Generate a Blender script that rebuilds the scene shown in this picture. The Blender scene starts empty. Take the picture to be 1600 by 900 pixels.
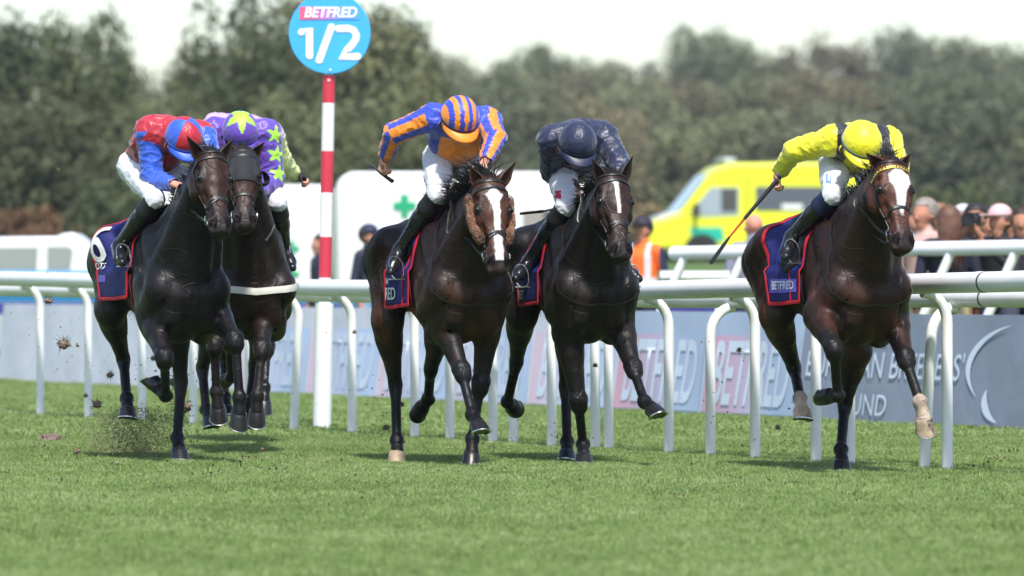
import bpy, bmesh, math, random
import numpy as np
from mathutils import Vector, Matrix, noise as mnoise
from mathutils.bvhtree import BVHTree

R = math.radians
SC = bpy.context.scene
COL = SC.collection
random.seed(11)
RNG = np.random.default_rng(5)

# ------------------------------------------------------------------ camera
FPX, HC, HY = 10000.0, 1.15, 440.0          # focal length in 1600-wide pixels, camera height, horizon row
cd = bpy.data.cameras.new('camera')
cam = bpy.data.objects.new('camera', cd)
COL.objects.link(cam)
cam.location = (0, 0, HC)
cam.rotation_euler = (R(90), 0, 0)
cd.sensor_width = 36.0
cd.lens = 36.0 * FPX / 1600.0
cd.shift_y = -(450.0 - HY) / 1600.0
cd.clip_start = 0.5
cd.clip_end = 6000
cd.dof.use_dof = True
cd.dof.focus_distance = 39.6
cd.dof.aperture_fstop = 3.3
cd.dof.aperture_blades = 9
SC.camera = cam

# ------------------------------------------------------------------ light
SUN_EL, SUN_AZ = R(56), R(172)              # azimuth from +Y clockwise: behind the camera, from the right
w = bpy.data.worlds.new('World')
SC.world = w
w.use_nodes = True
nt = w.node_tree
bg = nt.nodes['Background']
sky = nt.nodes.new('ShaderNodeTexSky')
sky.sky_type = 'NISHITA'
sky.sun_disc = False
sky.sun_elevation = SUN_EL
sky.sun_rotation = SUN_AZ
sky.air_density = 1.0
sky.dust_density = 1.0
sky.ozone_density = 1.0
nt.links.new(sky.outputs['Color'], bg.inputs['Color'])
bg.inputs['Strength'].default_value = 0.12
sd = bpy.data.lights.new('sun', 'SUN')
sd.energy = 3.0
sd.angle = R(4)
sd.color = (1.0, 0.955, 0.89)
sun = bpy.data.objects.new('sun', sd)
COL.objects.link(sun)
sdir = Vector((math.sin(SUN_AZ) * math.cos(SUN_EL), math.cos(SUN_AZ) * math.cos(SUN_EL), math.sin(SUN_EL)))
sun.rotation_euler = sdir.to_track_quat('Z', 'Y').to_euler()
sun.location = (6, -10, 30)

SC.view_settings.view_transform = 'Standard'
SC.view_settings.look = 'None'
SC.view_settings.exposure = 0.88
SC.view_settings.gamma = 1.0
SC.render.engine = 'CYCLES'
SC.cycles.use_denoising = True
SC.cycles.max_bounces = 6
SC.cycles.transparent_max_bounces = 8
SC.cycles.volume_bounces = 0
SC.cycles.caustics_reflective = False
SC.cycles.caustics_refractive = False


def at(px, py, Y):
    """photo pixel (1600x900) at depth Y -> world point"""
    return Vector(((px - 800.0) / FPX * Y, Y, HC - (py - HY) / FPX * Y))


def ground_at(px, py):
    return at(px, py, FPX * HC / (py - HY))


# ------------------------------------------------------------------ materials
def srgb(r, g, b):
    def f(c):
        c /= 255.0
        return c / 12.92 if c <= 0.04045 else ((c + 0.055) / 1.055) ** 2.4
    return (f(r), f(g), f(b))


MATS = {}


def mat(name, color=(0.5, 0.5, 0.5), rough=0.6, metal=0.0, spec=0.5, attr=None, var=0.0, vscale=8.0,
        bump=0.0, bscale=60.0, bstretch=None, sheen=0.0, coat=0.0, emit=None, wave=None, dirt=None, rvar=0.0, fine=0.0, vein=0.0):
    """procedural material: colour (or a colour attribute) with noise variation and fine relief"""
    if name in MATS:
        return MATS[name]
    m = bpy.data.materials.new(name)
    m.use_nodes = True
    nt = m.node_tree
    N, L = nt.nodes, nt.links
    p = N['Principled BSDF']
    p.inputs['Roughness'].default_value = rough
    p.inputs['Metallic'].default_value = metal
    p.inputs['Specular IOR Level'].default_value = spec
    if sheen:
        p.inputs['Sheen Weight'].default_value = sheen
    if coat:
        p.inputs['Coat Weight'].default_value = coat
        p.inputs['Coat Roughness'].default_value = 0.25
    tc = N.new('ShaderNodeTexCoord')
    if attr:
        a = N.new('ShaderNodeAttribute')
        a.attribute_name = attr
        src = a.outputs['Color']
    else:
        rgb = N.new('ShaderNodeRGB')
        rgb.outputs[0].default_value = (*color, 1)
        src = rgb.outputs[0]
    if var > 0:
        nz = N.new('ShaderNodeTexNoise')
        nz.inputs['Scale'].default_value = vscale
        nz.inputs['Detail'].default_value = 5
        L.new(tc.outputs['Object'], nz.inputs['Vector'])
        mr = N.new('ShaderNodeMapRange')
        mr.inputs['From Min'].default_value = 0.3
        mr.inputs['From Max'].default_value = 0.7
        mr.inputs['To Min'].default_value = 1 - var
        mr.inputs['To Max'].default_value = 1 + var
        L.new(nz.outputs['Fac'], mr.inputs['Value'])
        mx = N.new('ShaderNodeVectorMath')
        mx.operation = 'SCALE'
        L.new(src, mx.inputs[0])
        L.new(mr.outputs['Result'], mx.inputs['Scale'])
        src = mx.outputs[0]
    if dirt:
        dc, dscale, dmin = dirt
        nz = N.new('ShaderNodeTexNoise')
        nz.inputs['Scale'].default_value = dscale
        nz.inputs['Detail'].default_value = 6
        nz.inputs['Roughness'].default_value = 0.7
        L.new(tc.outputs['Object'], nz.inputs['Vector'])
        mr = N.new('ShaderNodeMapRange')
        mr.inputs['From Min'].default_value = dmin
        mr.inputs['From Max'].default_value = dmin + 0.08
        L.new(nz.outputs['Fac'], mr.inputs['Value'])
        mx = N.new('ShaderNodeMix')
        mx.data_type = 'RGBA'
        mx.inputs['B'].default_value = (*dc, 1)
        L.new(mr.outputs['Result'], mx.inputs['Factor'])
        L.new(src, mx.inputs['A'])
        src = mx.outputs['Result']
    L.new(src, p.inputs['Base Color'])
    if bump > 0:
        nz = N.new('ShaderNodeTexNoise')
        nz.inputs['Scale'].default_value = bscale
        nz.inputs['Detail'].default_value = 4
        if bstretch:
            mp = N.new('ShaderNodeMapping')
            mp.inputs['Scale'].default_value = bstretch
            L.new(tc.outputs['Object'], mp.inputs['Vector'])
            L.new(mp.outputs['Vector'], nz.inputs['Vector'])
        else:
            L.new(tc.outputs['Object'], nz.inputs['Vector'])
        b = N.new('ShaderNodeBump')
        b.inputs['Strength'].default_value = 1.0
        b.inputs['Distance'].default_value = bump
        L.new(nz.outputs['Fac'], b.inputs['Height'])
        L.new(b.outputs['Normal'], p.inputs['Normal'])
    if rvar > 0:
        nz = N.new('ShaderNodeTexNoise')
        nz.inputs['Scale'].default_value = 38
        nz.inputs['Detail'].default_value = 8
        nz.inputs['Roughness'].default_value = 0.7
        mp = N.new('ShaderNodeMapping')
        mp.inputs['Scale'].default_value = (1.0, 1.0, 0.35)
        L.new(tc.outputs['Object'], mp.inputs['Vector'])
        L.new(mp.outputs['Vector'], nz.inputs['Vector'])
        mr = N.new('ShaderNodeMapRange')
        mr.inputs['From Min'].default_value = 0.3
        mr.inputs['From Max'].default_value = 0.7
        mr.inputs['To Min'].default_value = rough - rvar
        mr.inputs['To Max'].default_value = rough + rvar
        L.new(nz.outputs['Fac'], mr.inputs['Value'])
        L.new(mr.outputs['Result'], p.inputs['Roughness'])
        if fine > 0 and bump > 0:
            b2 = N.new('ShaderNodeBump')
            b2.inputs['Distance'].default_value = fine
            L.new(nz.outputs['Fac'], b2.inputs['Height'])
            L.new(b.outputs['Normal'], b2.inputs['Normal'])
            L.new(b2.outputs['Normal'], p.inputs['Normal'])
    if vein > 0 and bump > 0:
        nz = N.new('ShaderNodeTexNoise')
        nz.inputs['Scale'].default_value = 6.5
        nz.inputs['Detail'].default_value = 1.5
        nz.inputs['Distortion'].default_value = 0.8
        L.new(tc.outputs['Object'], nz.inputs['Vector'])
        ab = N.new('ShaderNodeMath')
        ab.operation = 'SUBTRACT'
        ab.inputs[1].default_value = 0.5
        L.new(nz.outputs['Fac'], ab.inputs[0])
        a2 = N.new('ShaderNodeMath')
        a2.operation = 'ABSOLUTE'
        L.new(ab.outputs[0], a2.inputs[0])
        mr = N.new('ShaderNodeMapRange')
        mr.interpolation_type = 'SMOOTHSTEP'
        mr.inputs['From Min'].default_value = 0.0
        mr.inputs['From Max'].default_value = 0.028
        mr.inputs['To Min'].default_value = 1.0
        mr.inputs['To Max'].default_value = 0.0
        L.new(a2.outputs[0], mr.inputs['Value'])
        b3 = N.new('ShaderNodeBump')
        b3.inputs['Distance'].default_value = vein
        L.new(mr.outputs['Result'], b3.inputs['Height'])
        src_n = p.inputs['Normal'].links[0].from_socket
        L.new(src_n, b3.inputs['Normal'])
        L.new(b3.outputs['Normal'], p.inputs['Normal'])
    if emit:
        p.inputs['Emission Color'].default_value = (*emit[0], 1)
        p.inputs['Emission Strength'].default_value = emit[1]
    MATS[name] = m
    return m


# ------------------------------------------------------------------ scene-graph helpers
def tag(o, label=None, cat=None, group=None, kind=None):
    if label:
        o['label'] = label
    if cat:
        o['category'] = cat
    if group:
        o['group'] = group
    if kind:
        o['kind'] = kind
    return o


def empty(name, loc=(0, 0, 0), rz=0.0, label=None, cat=None, group=None):
    o = bpy.data.objects.new(name, None)
    COL.objects.link(o)
    o.location = loc
    o.rotation_euler = (0, 0, rz)
    o.empty_display_size = 0.2
    return tag(o, label, cat, group)


def link_mesh(name, me, mats=None, parent=None, smooth=True):
    if mats is not None:
        for m in (mats if isinstance(mats, (list, tuple)) else [mats]):
            me.materials.append(m)
    o = bpy.data.objects.new(name, me)
    COL.objects.link(o)
    if parent is not None:
        o.parent = parent
    if smooth:
        me.polygons.foreach_set('use_smooth', np.ones(len(me.polygons), dtype=bool))
    return o


def np_mesh(name, V, F, midx=None, cols=None):
    """numpy verts (n,3), quads (m,4) -> mesh, with optional per-face material index and per-vertex colour"""
    me = bpy.data.meshes.new(name)
    nv, nf = len(V), len(F)
    k = F.shape[1]
    me.vertices.add(nv)
    me.vertices.foreach_set('co', np.ascontiguousarray(V, dtype=np.float32).ravel())
    me.loops.add(nf * k)
    me.loops.foreach_set('vertex_index', np.ascontiguousarray(F, dtype=np.int32).ravel())
    me.polygons.add(nf)
    me.polygons.foreach_set('loop_start', np.arange(0, nf * k, k, dtype=np.int32))
    if midx is not None:
        me.polygons.foreach_set('material_index', np.ascontiguousarray(midx, dtype=np.int32))
    me.update(calc_edges=True)
    if cols is not None:
        at_ = me.color_attributes.new('Col', 'FLOAT_COLOR', 'POINT')
        c4 = np.ones((nv, 4), dtype=np.float32)
        c4[:, :3] = cols
        at_.data.foreach_set('color', c4.ravel())
    return me


class MB:
    """collects simple shapes, builds ONE mesh object"""
    def __init__(self):
        self.v, self.f, self.m = [], [], []

    def add(self, vs, fs, mi=0):
        b = len(self.v)
        self.v.extend([tuple(x) for x in vs])
        for f in fs:
            self.f.append(tuple(b + i for i in f))
            self.m.append(mi)
        return self

    def box(self, c, s, mi=0, rot=None, taper=None):
        hx, hy, hz = s[0] / 2, s[1] / 2, s[2] / 2
        vs = []
        for z in (-hz, hz):
            k = 1.0 if (taper is None or z < 0) else taper
            for x, y in ((-hx, -hy), (hx, -hy), (hx, hy), (-hx, hy)):
                p = Vector((x * k, y * k, z))
                if rot is not None:
                    p = rot @ p
                vs.append(p + Vector(c))
        self.add(vs, [(3, 2, 1, 0), (4, 5, 6, 7), (0, 1, 5, 4), (1, 2, 6, 5), (2, 3, 7, 6), (3, 0, 4, 7)], mi)
        return self

    def tube(self, pts, r, n=8, mi=0, cap=True, flat=None, up=None):
        """tube along pts; r a number or list; flat=(a,b) scales the section, b along the normal 'up'"""
        pts = [Vector(p) for p in pts]
        rs = r if isinstance(r, (list, tuple)) else [r] * len(pts)
        base = len(self.v)
        prev = None
        for i, p in enumerate(pts):
            t = (pts[min(i + 1, len(pts) - 1)] - pts[max(i - 1, 0)])
            t = t.normalized() if t.length > 1e-9 else Vector((0, 0, 1))
            if up is not None:
                u = Vector(up[i]) if isinstance(up, list) else Vector(up)
                nrm = (u - t * u.dot(t))
            else:
                nrm = (prev - t * prev.dot(t)) if prev is not None else t.orthogonal()
            if nrm.length < 1e-6:
                nrm = t.orthogonal()
            nrm.normalize()
            prev = nrm
            bi = t.cross(nrm)
            fa, fb = flat if flat else (1, 1)
            for k in range(n):
                a = 2 * math.pi * (k + 0.5) / n
                self.v.append(tuple(p + bi * (math.cos(a) * rs[i] * fa) + nrm * (math.sin(a) * rs[i] * fb)))
        for i in range(len(pts) - 1):
            for k in range(n):
                a, b = base + i * n + k, base + i * n + (k + 1) % n
                self.f.append((a, b, b + n, a + n))
                self.m.append(mi)
        if cap:
            self.f.append(tuple(base + k for k in reversed(range(n))))
            self.m.append(mi)
            e = base + (len(pts) - 1) * n
            self.f.append(tuple(e + k for k in range(n)))
            self.m.append(mi)
        return self

    def ellipsoid(self, c, r, nu=14, nv=10, mi=0, rot=None, fn=None):
        c = Vector(c)
        vs, fs = [], []
        for j in range(nv + 1):
            ph = math.pi * j / nv
            for i in range(nu):
                th = 2 * math.pi * i / nu
                d = Vector((math.sin(ph) * math.cos(th), math.sin(ph) * math.sin(th), math.cos(ph)))
                k = fn(d) if fn else 1.0
                p = Vector((d.x * r[0] * k, d.y * r[1] * k, d.z * r[2] * k))
                if rot is not None:
                    p = rot @ p
                vs.append(c + p)
        for j in range(nv):
            for i in range(nu):
                a, b = j * nu + i, j * nu + (i + 1) % nu
                fs.append((a, a + nu, b + nu, b))
        return self.add(vs, fs, mi)

    def lathe(self, prof, n=20, c=(0, 0, 0), mi=0, rot=None):
        vs, fs = [], []
        c = Vector(c)
        for r, z in prof:
            for k in range(n):
                a = 2 * math.pi * k / n
                p = Vector((r * math.cos(a), r * math.sin(a), z))
                if rot is not None:
                    p = rot @ p
                vs.append(c + p)
        for j in range(len(prof) - 1):
            for k in range(n):
                a, b = j * n + k, j * n + (k + 1) % n
                fs.append((a, b, b + n, a + n))
        fs.append(tuple(reversed(range(n))))
        fs.append(tuple((len(prof) - 1) * n + k for k in range(n)))
        return self.add(vs, fs, mi)

    def prism(self, poly, a, b, mi=0, fn=None):
        """poly [(p,q)..] extruded from a to b along the third axis; fn(p,q,t)->point"""
        fn = fn or (lambda p, q, t: (p, t, q))
        n = len(poly)
        vs = [fn(p, q, a) for p, q in poly] + [fn(p, q, b) for p, q in poly]
        fs = [tuple(range(n)), tuple(reversed(range(n, 2 * n)))]
        for i in range(n):
            j = (i + 1) % n
            fs.append((i, i + n, j + n, j))
        return self.add(vs, fs, mi)

    def build(self, name, mats, parent=None, smooth=True, bevel=0.0):
        me = bpy.data.meshes.new(name)
        me.from_pydata(self.v, [], self.f)
        me.polygons.foreach_set('material_index', np.array(self.m, dtype=np.int32))
        bm = bmesh.new()
        bm.from_mesh(me)
        bmesh.ops.recalc_face_normals(bm, faces=bm.faces)
        bm.to_mesh(me)
        bm.free()
        me.update()
        o = link_mesh(name, me, mats, parent, smooth)
        if smooth:
            try:
                me.set_sharp_from_angle(angle=R(38))
            except Exception:
                pass
        if bevel:
            md = o.modifiers.new('bevel', 'BEVEL')
            md.width = bevel
            md.segments = 2
            md.limit_method = 'ANGLE'
        return o


def text_mesh(body, size=1.0, offset=0.0, shear=0.0, cell=0.0, align='CENTER', spacing=1.0):
    """flat lettering as a mesh in the XY plane (built-in font), optionally cut into small cells so it can bend"""
    cu = bpy.data.curves.new('lettering', 'FONT')
    cu.body = body
    cu.size = size
    cu.offset = offset
    cu.shear = shear
    cu.align_x = align
    cu.align_y = 'CENTER'
    cu.space_character = spacing
    cu.resolution_u = 4
    o = bpy.data.objects.new('lettering', cu)
    COL.objects.link(o)
    bpy.context.view_layer.update()
    me = bpy.data.meshes.new_from_object(o.evaluated_get(bpy.context.evaluated_depsgraph_get()))
    bpy.data.objects.remove(o)
    bpy.data.curves.remove(cu)
    if cell > 0:
        bm = bmesh.new()
        bm.from_mesh(me)
        for ax in (0, 1):
            lo = min(v.co[ax] for v in bm.verts)
            hi = max(v.co[ax] for v in bm.verts)
            k = lo + cell
            while k < hi:
                co, no = [0, 0, 0], [0, 0, 0]
                co[ax], no[ax] = k, 1
                bmesh.ops.bisect_plane(bm, geom=bm.verts[:] + bm.edges[:] + bm.faces[:], plane_co=co, plane_no=no)
                k += cell
        bm.to_mesh(me)
        bm.free()
    return me


# ------------------------------------------------------------------ distance-field bodies
def smin(a, b, k):
    h = np.clip(0.5 + 0.5 * (b - a) / k, 0, 1)
    return b + (a - b) * h - k * h * (1 - h)


class Field:
    def __init__(self, lo, hi, h):
        self.h = h
        self.lo = np.array(lo, dtype=np.float32)
        self.n = np.ceil((np.array(hi) - self.lo) / h).astype(int) + 1
        self.D = np.full(self.n, 1.0, dtype=np.float32)
        self.G = np.zeros(self.n, dtype=np.int8)
        self.ax = [self.lo[i] + h * np.arange(self.n[i], dtype=np.float32) for i in range(3)]

    def block(self, lo, hi):
        s = []
        for i in range(3):
            a = max(0, int((lo[i] - self.lo[i]) / self.h))
            b = min(self.n[i], int((hi[i] - self.lo[i]) / self.h) + 2)
            if b <= a:
                return None
            s.append(slice(a, b))
        return tuple(s)

    def apply(self, lo, hi, fn, gid, k, sub=False):
        s = self.block(lo, hi)
        if s is None:
            return
        X = self.ax[0][s[0]][:, None, None]
        Y = self.ax[1][s[1]][None, :, None]
        Z = self.ax[2][s[2]][None, None, :]
        d = fn(X, Y, Z).astype(np.float32)
        cur = self.D[s]
        if sub:
            self.D[s] = -smin(-cur, d, k)
            return
        g = self.G[s]
        g[d < cur] = gid
        self.D[s] = smin(cur, d, k)

    def cone(self, a, b, ra, rb, gid=0, k=0.03, lat=None, ls=1.0, sub=False):
        """rounded cone a->b; section scaled by ls along the unit vector lat"""
        a, b = np.array(a, dtype=np.float32), np.array(b, dtype=np.float32)
        m = max(ra, rb) * max(1.0, ls) + k + 3 * self.h
        lo, hi = np.minimum(a, b) - m, np.maximum(a, b) + m
        ba = b - a
        if lat is not None:
            n = np.array(lat, dtype=np.float32)
            n /= np.linalg.norm(n)
            q = 1.0 / ls - 1.0
            ba = ba + n * (ba @ n) * q
        bb = max(float(ba @ ba), 1e-9)

        def fn(X, Y, Z):
            px, py, pz = X - a[0], Y - a[1], Z - a[2]
            if lat is not None:
                dn = (px * n[0] + py * n[1] + pz * n[2]) * q
                px, py, pz = px + n[0] * dn, py + n[1] * dn, pz + n[2] * dn
            t = np.clip((px * ba[0] + py * ba[1] + pz * ba[2]) / bb, 0, 1)
            dx, dy, dz = px - t * ba[0], py - t * ba[1], pz - t * ba[2]
            return (np.sqrt(dx * dx + dy * dy + dz * dz) - (ra + (rb - ra) * t)) * min(1.0, ls)
        self.apply(lo, hi, fn, gid, k, sub)

    def ball(self, c, r, gid=0, k=0.03, lat=None, ls=1.0, sub=False):
        self.cone(c, c, r, r, gid, k, lat, ls, sub)

    def mesh(self):
        """surface nets"""
        D, h = self.D, self.h
        I = D < 0
        c = [I[:-1, :-1, :-1], I[1:, :-1, :-1], I[:-1, 1:, :-1], I[1:, 1:, :-1],
             I[:-1, :-1, 1:], I[1:, :-1, 1:], I[:-1, 1:, 1:], I[1:, 1:, 1:]]
        an, al = c[0].copy(), c[0].copy()
        for q in c[1:]:
            an |= q
            al &= q
        act = an & ~al
        idx = np.argwhere(act)
        vid = np.full(act.shape, -1, dtype=np.int32)
        vid[act] = np.arange(len(idx), dtype=np.int32)
        off = np.array([[0, 0, 0], [1, 0, 0], [0, 1, 0], [1, 1, 0], [0, 0, 1], [1, 0, 1], [0, 1, 1], [1, 1, 1]])
        vals = [D[tuple((idx + o).T)] for o in off]
        acc = np.zeros((len(idx), 3))
        cnt = np.zeros(len(idx))
        for i, j in ((0, 1), (2, 3), (4, 5), (6, 7), (0, 2), (1, 3), (4, 6), (5, 7), (0, 4), (1, 5), (2, 6), (3, 7)):
            a, b = vals[i], vals[j]
            x = (a < 0) != (b < 0)
            t = np.where(x, a / np.where(x, a - b, 1), 0)[:, None]
            p = off[i] + (off[j] - off[i]) * t
            acc += p * x[:, None]
            cnt += x
        V = (idx + acc / cnt[:, None]) * h + self.lo
        G = self.G[tuple((idx + np.round(acc / cnt[:, None]).astype(int)).T)]
        quads = []
        for ax in range(3):
            s0 = [slice(1, -1)] * 3
            s1 = [slice(1, -1)] * 3
            s0[ax], s1[ax] = slice(0, -1), slice(1, None)
            A, B = I[tuple(s0)], I[tuple(s1)]
            e = np.argwhere(A != B)
            flip = A[tuple(e.T)]
            base = e.copy()
            for q in range(3):
                if q != ax:
                    base[:, q] += 1
            u, v = (ax + 1) % 3, (ax + 2) % 3
            du, dv = np.zeros(3, int), np.zeros(3, int)
            du[u], dv[v] = 1, 1
            q4 = np.stack([vid[tuple((base - du - dv).T)], vid[tuple((base - dv).T)],
                           vid[tuple(base.T)], vid[tuple((base - du).T)]], axis=1)
            q4[~flip] = q4[~flip][:, ::-1]
            quads.append(q4)
        F = np.concatenate(quads)
        F = F[(F >= 0).all(axis=1)]
        return V.astype(np.float32), F, G


def vnormals(V, F):
    a, b, c, d = (V[F[:, i]] for i in range(4))
    n = np.cross(c - a, d - b)
    N = np.zeros_like(V)
    for i in range(4):
        np.add.at(N, F[:, i], n)
    return N / np.maximum(np.linalg.norm(N, axis=1, keepdims=True), 1e-9)


def relax(V, F, it=2, lam=0.5):
    for _ in range(it):
        S = np.zeros_like(V)
        C = np.zeros(len(V), dtype=np.float32)
        for i in range(4):
            j = (i + 1) % 4
            np.add.at(S, F[:, i], V[F[:, j]])
            np.add.at(S, F[:, j], V[F[:, i]])
            np.add.at(C, F[:, i], 1)
            np.add.at(C, F[:, j], 1)
        V = V + lam * (S / np.maximum(C, 1)[:, None] - V)
    return V


def shell(V, F, N, fmask, off, name, mats, parent, cols=None, thick=0.0):
    """the faces fmask of a body as a garment lying off metres above it"""
    f = F[fmask]
    used = np.unique(f)
    remap = np.full(len(V), -1, dtype=np.int64)
    remap[used] = np.arange(len(used))
    VV = V[used] + N[used] * (off[used][:, None] if isinstance(off, np.ndarray) else off)
    me = np_mesh(name, VV, remap[f], cols=None if cols is None else cols[used])
    o = link_mesh(name, me, mats, parent)
    if thick:
        md = o.modifiers.new('thickness', 'SOLIDIFY')
        md.thickness = thick
        md.offset = -1
    return o
# ------------------------------------------------------------------ turf, hill, trees
def world_noise_mat(name, stops, scale, rough, scale2=None, bump=0.0, rnd=0.0, squash=None, sheen=0.0):
    m = bpy.data.materials.new(name)
    m.use_nodes = True
    N, L = m.node_tree.nodes, m.node_tree.links
    p = N['Principled BSDF']
    p.inputs['Roughness'].default_value = rough
    p.inputs['Specular IOR Level'].default_value = 0.25
    geo = N.new('ShaderNodeNewGeometry')
    nz = N.new('ShaderNodeTexNoise')
    nz.inputs['Scale'].default_value = scale
    nz.inputs['Detail'].default_value = 6
    nz.inputs['Roughness'].default_value = 0.62
    src = geo.outputs['Position']
    if squash:
        mp = N.new('ShaderNodeMapping')
        mp.inputs['Scale'].default_value = squash
        L.new(src, mp.inputs['Vector'])
        src = mp.outputs['Vector']
    L.new(src, nz.inputs['Vector'])
    fac = nz.outputs['Fac']
    if scale2:
        n2 = N.new('ShaderNodeTexNoise')
        n2.inputs['Scale'].default_value = scale2
        n2.inputs['Detail'].default_value = 3
        L.new(src, n2.inputs['Vector'])
        mx = N.new('ShaderNodeMath')
        mx.operation = 'MULTIPLY_ADD'
        mx.inputs[1].default_value = 0.5
        L.new(n2.outputs['Fac'], mx.inputs[0])
        hl = N.new('ShaderNodeMath')
        hl.operation = 'MULTIPLY'
        hl.inputs[1].default_value = 0.5
        L.new(fac, hl.inputs[0])
        L.new(hl.outputs[0], mx.inputs[2])
        fac = mx.outputs[0]
    if rnd:
        oi = N.new('ShaderNodeObjectInfo')
        ad = N.new('ShaderNodeMath')
        ad.operation = 'MULTIPLY_ADD'
        ad.inputs[1].default_value = rnd
        L.new(oi.outputs['Random'], ad.inputs[0])
        sb = N.new('ShaderNodeMath')
        sb.operation = 'SUBTRACT'
        sb.inputs[1].default_value = rnd / 2
        L.new(fac, sb.inputs[0])
        L.new(sb.outputs[0], ad.inputs[2])
        fac = ad.outputs[0]
    cr = N.new('ShaderNodeValToRGB')
    while len(cr.color_ramp.elements) > 1:
        cr.color_ramp.elements.remove(cr.color_ramp.elements[-1])
    for i, (pos, c) in enumerate(stops):
        e = cr.color_ramp.elements[0] if i == 0 else cr.color_ramp.elements.new(pos)
        e.position = pos
        e.color = (*c, 1)
    L.new(fac, cr.inputs['Fac'])
    L.new(cr.outputs['Color'], p.inputs['Base Color'])
    if bump:
        b = N.new('ShaderNodeBump')
        b.inputs['Distance'].default_value = bump
        L.new(nz.outputs['Fac'], b.inputs['Height'])
        L.new(b.outputs['Normal'], p.inputs['Normal'])
    return m


GROUND = world_noise_mat('turf_soil', [(0.3, (0.075, 0.120, 0.028)), (0.55, (0.095, 0.155, 0.036)), (0.75, (0.13, 0.185, 0.055))], 0.8, 0.9, 5.0, bump=0.02)
mb = MB()
mb.add([(-1800, -60, 0), (1800, -60, 0), (1800, 3200, 0), (-1800, 3200, 0)], [(0, 1, 2, 3)])
tag(mb.build('ground', GROUND, smooth=False), kind='structure')

GRASS = world_noise_mat('grass_blades', [(0.24, (0.20, 0.185, 0.09)), (0.31, (0.108, 0.165, 0.042)), (0.46, (0.178, 0.262, 0.074)), (0.60, (0.248, 0.330, 0.118)), (0.78, (0.36, 0.395, 0.20))],
                        0.55, 0.55, 6.0, rnd=0.28)


def tuft(name, n, h0, h1, spread, wd, seed):
    rnd = random.Random(seed)
    vs, fs = [], []
    for _ in range(n):
        a = rnd.uniform(0, 6.28)
        r = spread * math.sqrt(rnd.random())
        bx, by = r * math.cos(a), r * math.sin(a)
        h = rnd.uniform(h0, h1)
        la, ll = rnd.uniform(0, 6.28), rnd.uniform(0.1, 0.75) * h
        fa = rnd.uniform(0, 3.14)
        wx, wy = math.cos(fa) * wd, math.sin(fa) * wd
        b = len(vs)
        for t, k in ((0, 1.0), (0.55, 0.8), (1.0, 0.12)):
            cx, cy, cz = bx + math.cos(la) * ll * t * t, by + math.sin(la) * ll * t * t, h * (t - 0.18 * t * t)
            vs += [(cx - wx * k, cy - wy * k, cz), (cx + wx * k, cy + wy * k, cz)]
        fs += [(b, b + 1, b + 3, b + 2), (b + 2, b + 3, b + 5, b + 4)]
    me = bpy.data.meshes.new(name)
    me.from_pydata(vs, [], fs)
    me.materials.append(GRASS)
    return bpy.data.objects.new(name, me)


def scatter(name, mesh, col, density, smin_, smax, label, seed=1, nscale=0.9):
    """grass as one object: points spread over the patch, tufts set on them"""
    o = bpy.data.objects.new(name, mesh)
    COL.objects.link(o)
    ng = bpy.data.node_groups.new(name, 'GeometryNodeTree')
    ng.interface.new_socket('Geometry', in_out='INPUT', socket_type='NodeSocketGeometry')
    ng.interface.new_socket('Geometry', in_out='OUTPUT', socket_type='NodeSocketGeometry')
    N, L = ng.nodes, ng.links
    gi, go = N.new('NodeGroupInput'), N.new('NodeGroupOutput')
    dp = N.new('GeometryNodeDistributePointsOnFaces')
    dp.inputs['Density'].default_value = density
    dp.inputs['Seed'].default_value = seed
    L.new(gi.outputs[0], dp.inputs['Mesh'])
    ci = N.new('GeometryNodeCollectionInfo')
    ci.inputs['Collection'].default_value = col
    ci.inputs['Separate Children'].default_value = True
    ci.inputs['Reset Children'].default_value = True
    ip = N.new('GeometryNodeInstanceOnPoints')
    ip.inputs['Pick Instance'].default_value = True
    L.new(dp.outputs['Points'], ip.inputs['Points'])
    L.new(ci.outputs[0], ip.inputs['Instance'])
    rv = N.new('FunctionNodeRandomValue')
    rv.data_type = 'FLOAT_VECTOR'
    rv.inputs[0].default_value = (-0.15, -0.15, 0)
    rv.inputs[1].default_value = (0.15, 0.15, 6.283)
    L.new(rv.outputs[0], ip.inputs['Rotation'])
    nz = N.new('ShaderNodeTexNoise')
    nz.inputs['Scale'].default_value = nscale
    nz.inputs['Detail'].default_value = 4
    ps = N.new('GeometryNodeInputPosition')
    L.new(ps.outputs[0], nz.inputs['Vector'])
    mr = N.new('ShaderNodeMapRange')
    mr.inputs['From Min'].default_value = 0.32
    mr.inputs['From Max'].default_value = 0.70
    mr.inputs['To Min'].default_value = smin_
    mr.inputs['To Max'].default_value = smax
    L.new(nz.outputs['Fac'], mr.inputs['Value'])
    L.new(mr.outputs[0], ip.inputs['Scale'])
    L.new(ip.outputs[0], go.inputs[0])
    md = o.modifiers.new('grass', 'NODES')
    md.node_group = ng
    return tag(o, label, 'grass', kind='stuff')


tcol = bpy.data.collections.new('tufts_fine')
for i in range(4):
    tcol.objects.link(tuft('tuft_fine', 18, 0.014, 0.036, 0.045, 0.0019, 40 + i))
tcol2 = bpy.data.collections.new('tufts_coarse')
for i in range(3):
    tcol2.objects.link(tuft('tuft_coarse', 20, 0.020, 0.042, 0.09, 0.0036, 60 + i))


def strip_mesh(name, y0, y1, margin, n=1, z=0.003):
    hw = lambda y: 0.082 * y + margin
    me = bpy.data.meshes.new(name)
    me.from_pydata([(-hw(y0), y0, z), (hw(y0), y0, z), (hw(y1), y1, z), (-hw(y1), y1, z)], [], [(0, 1, 2, 3)])
    return me


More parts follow.
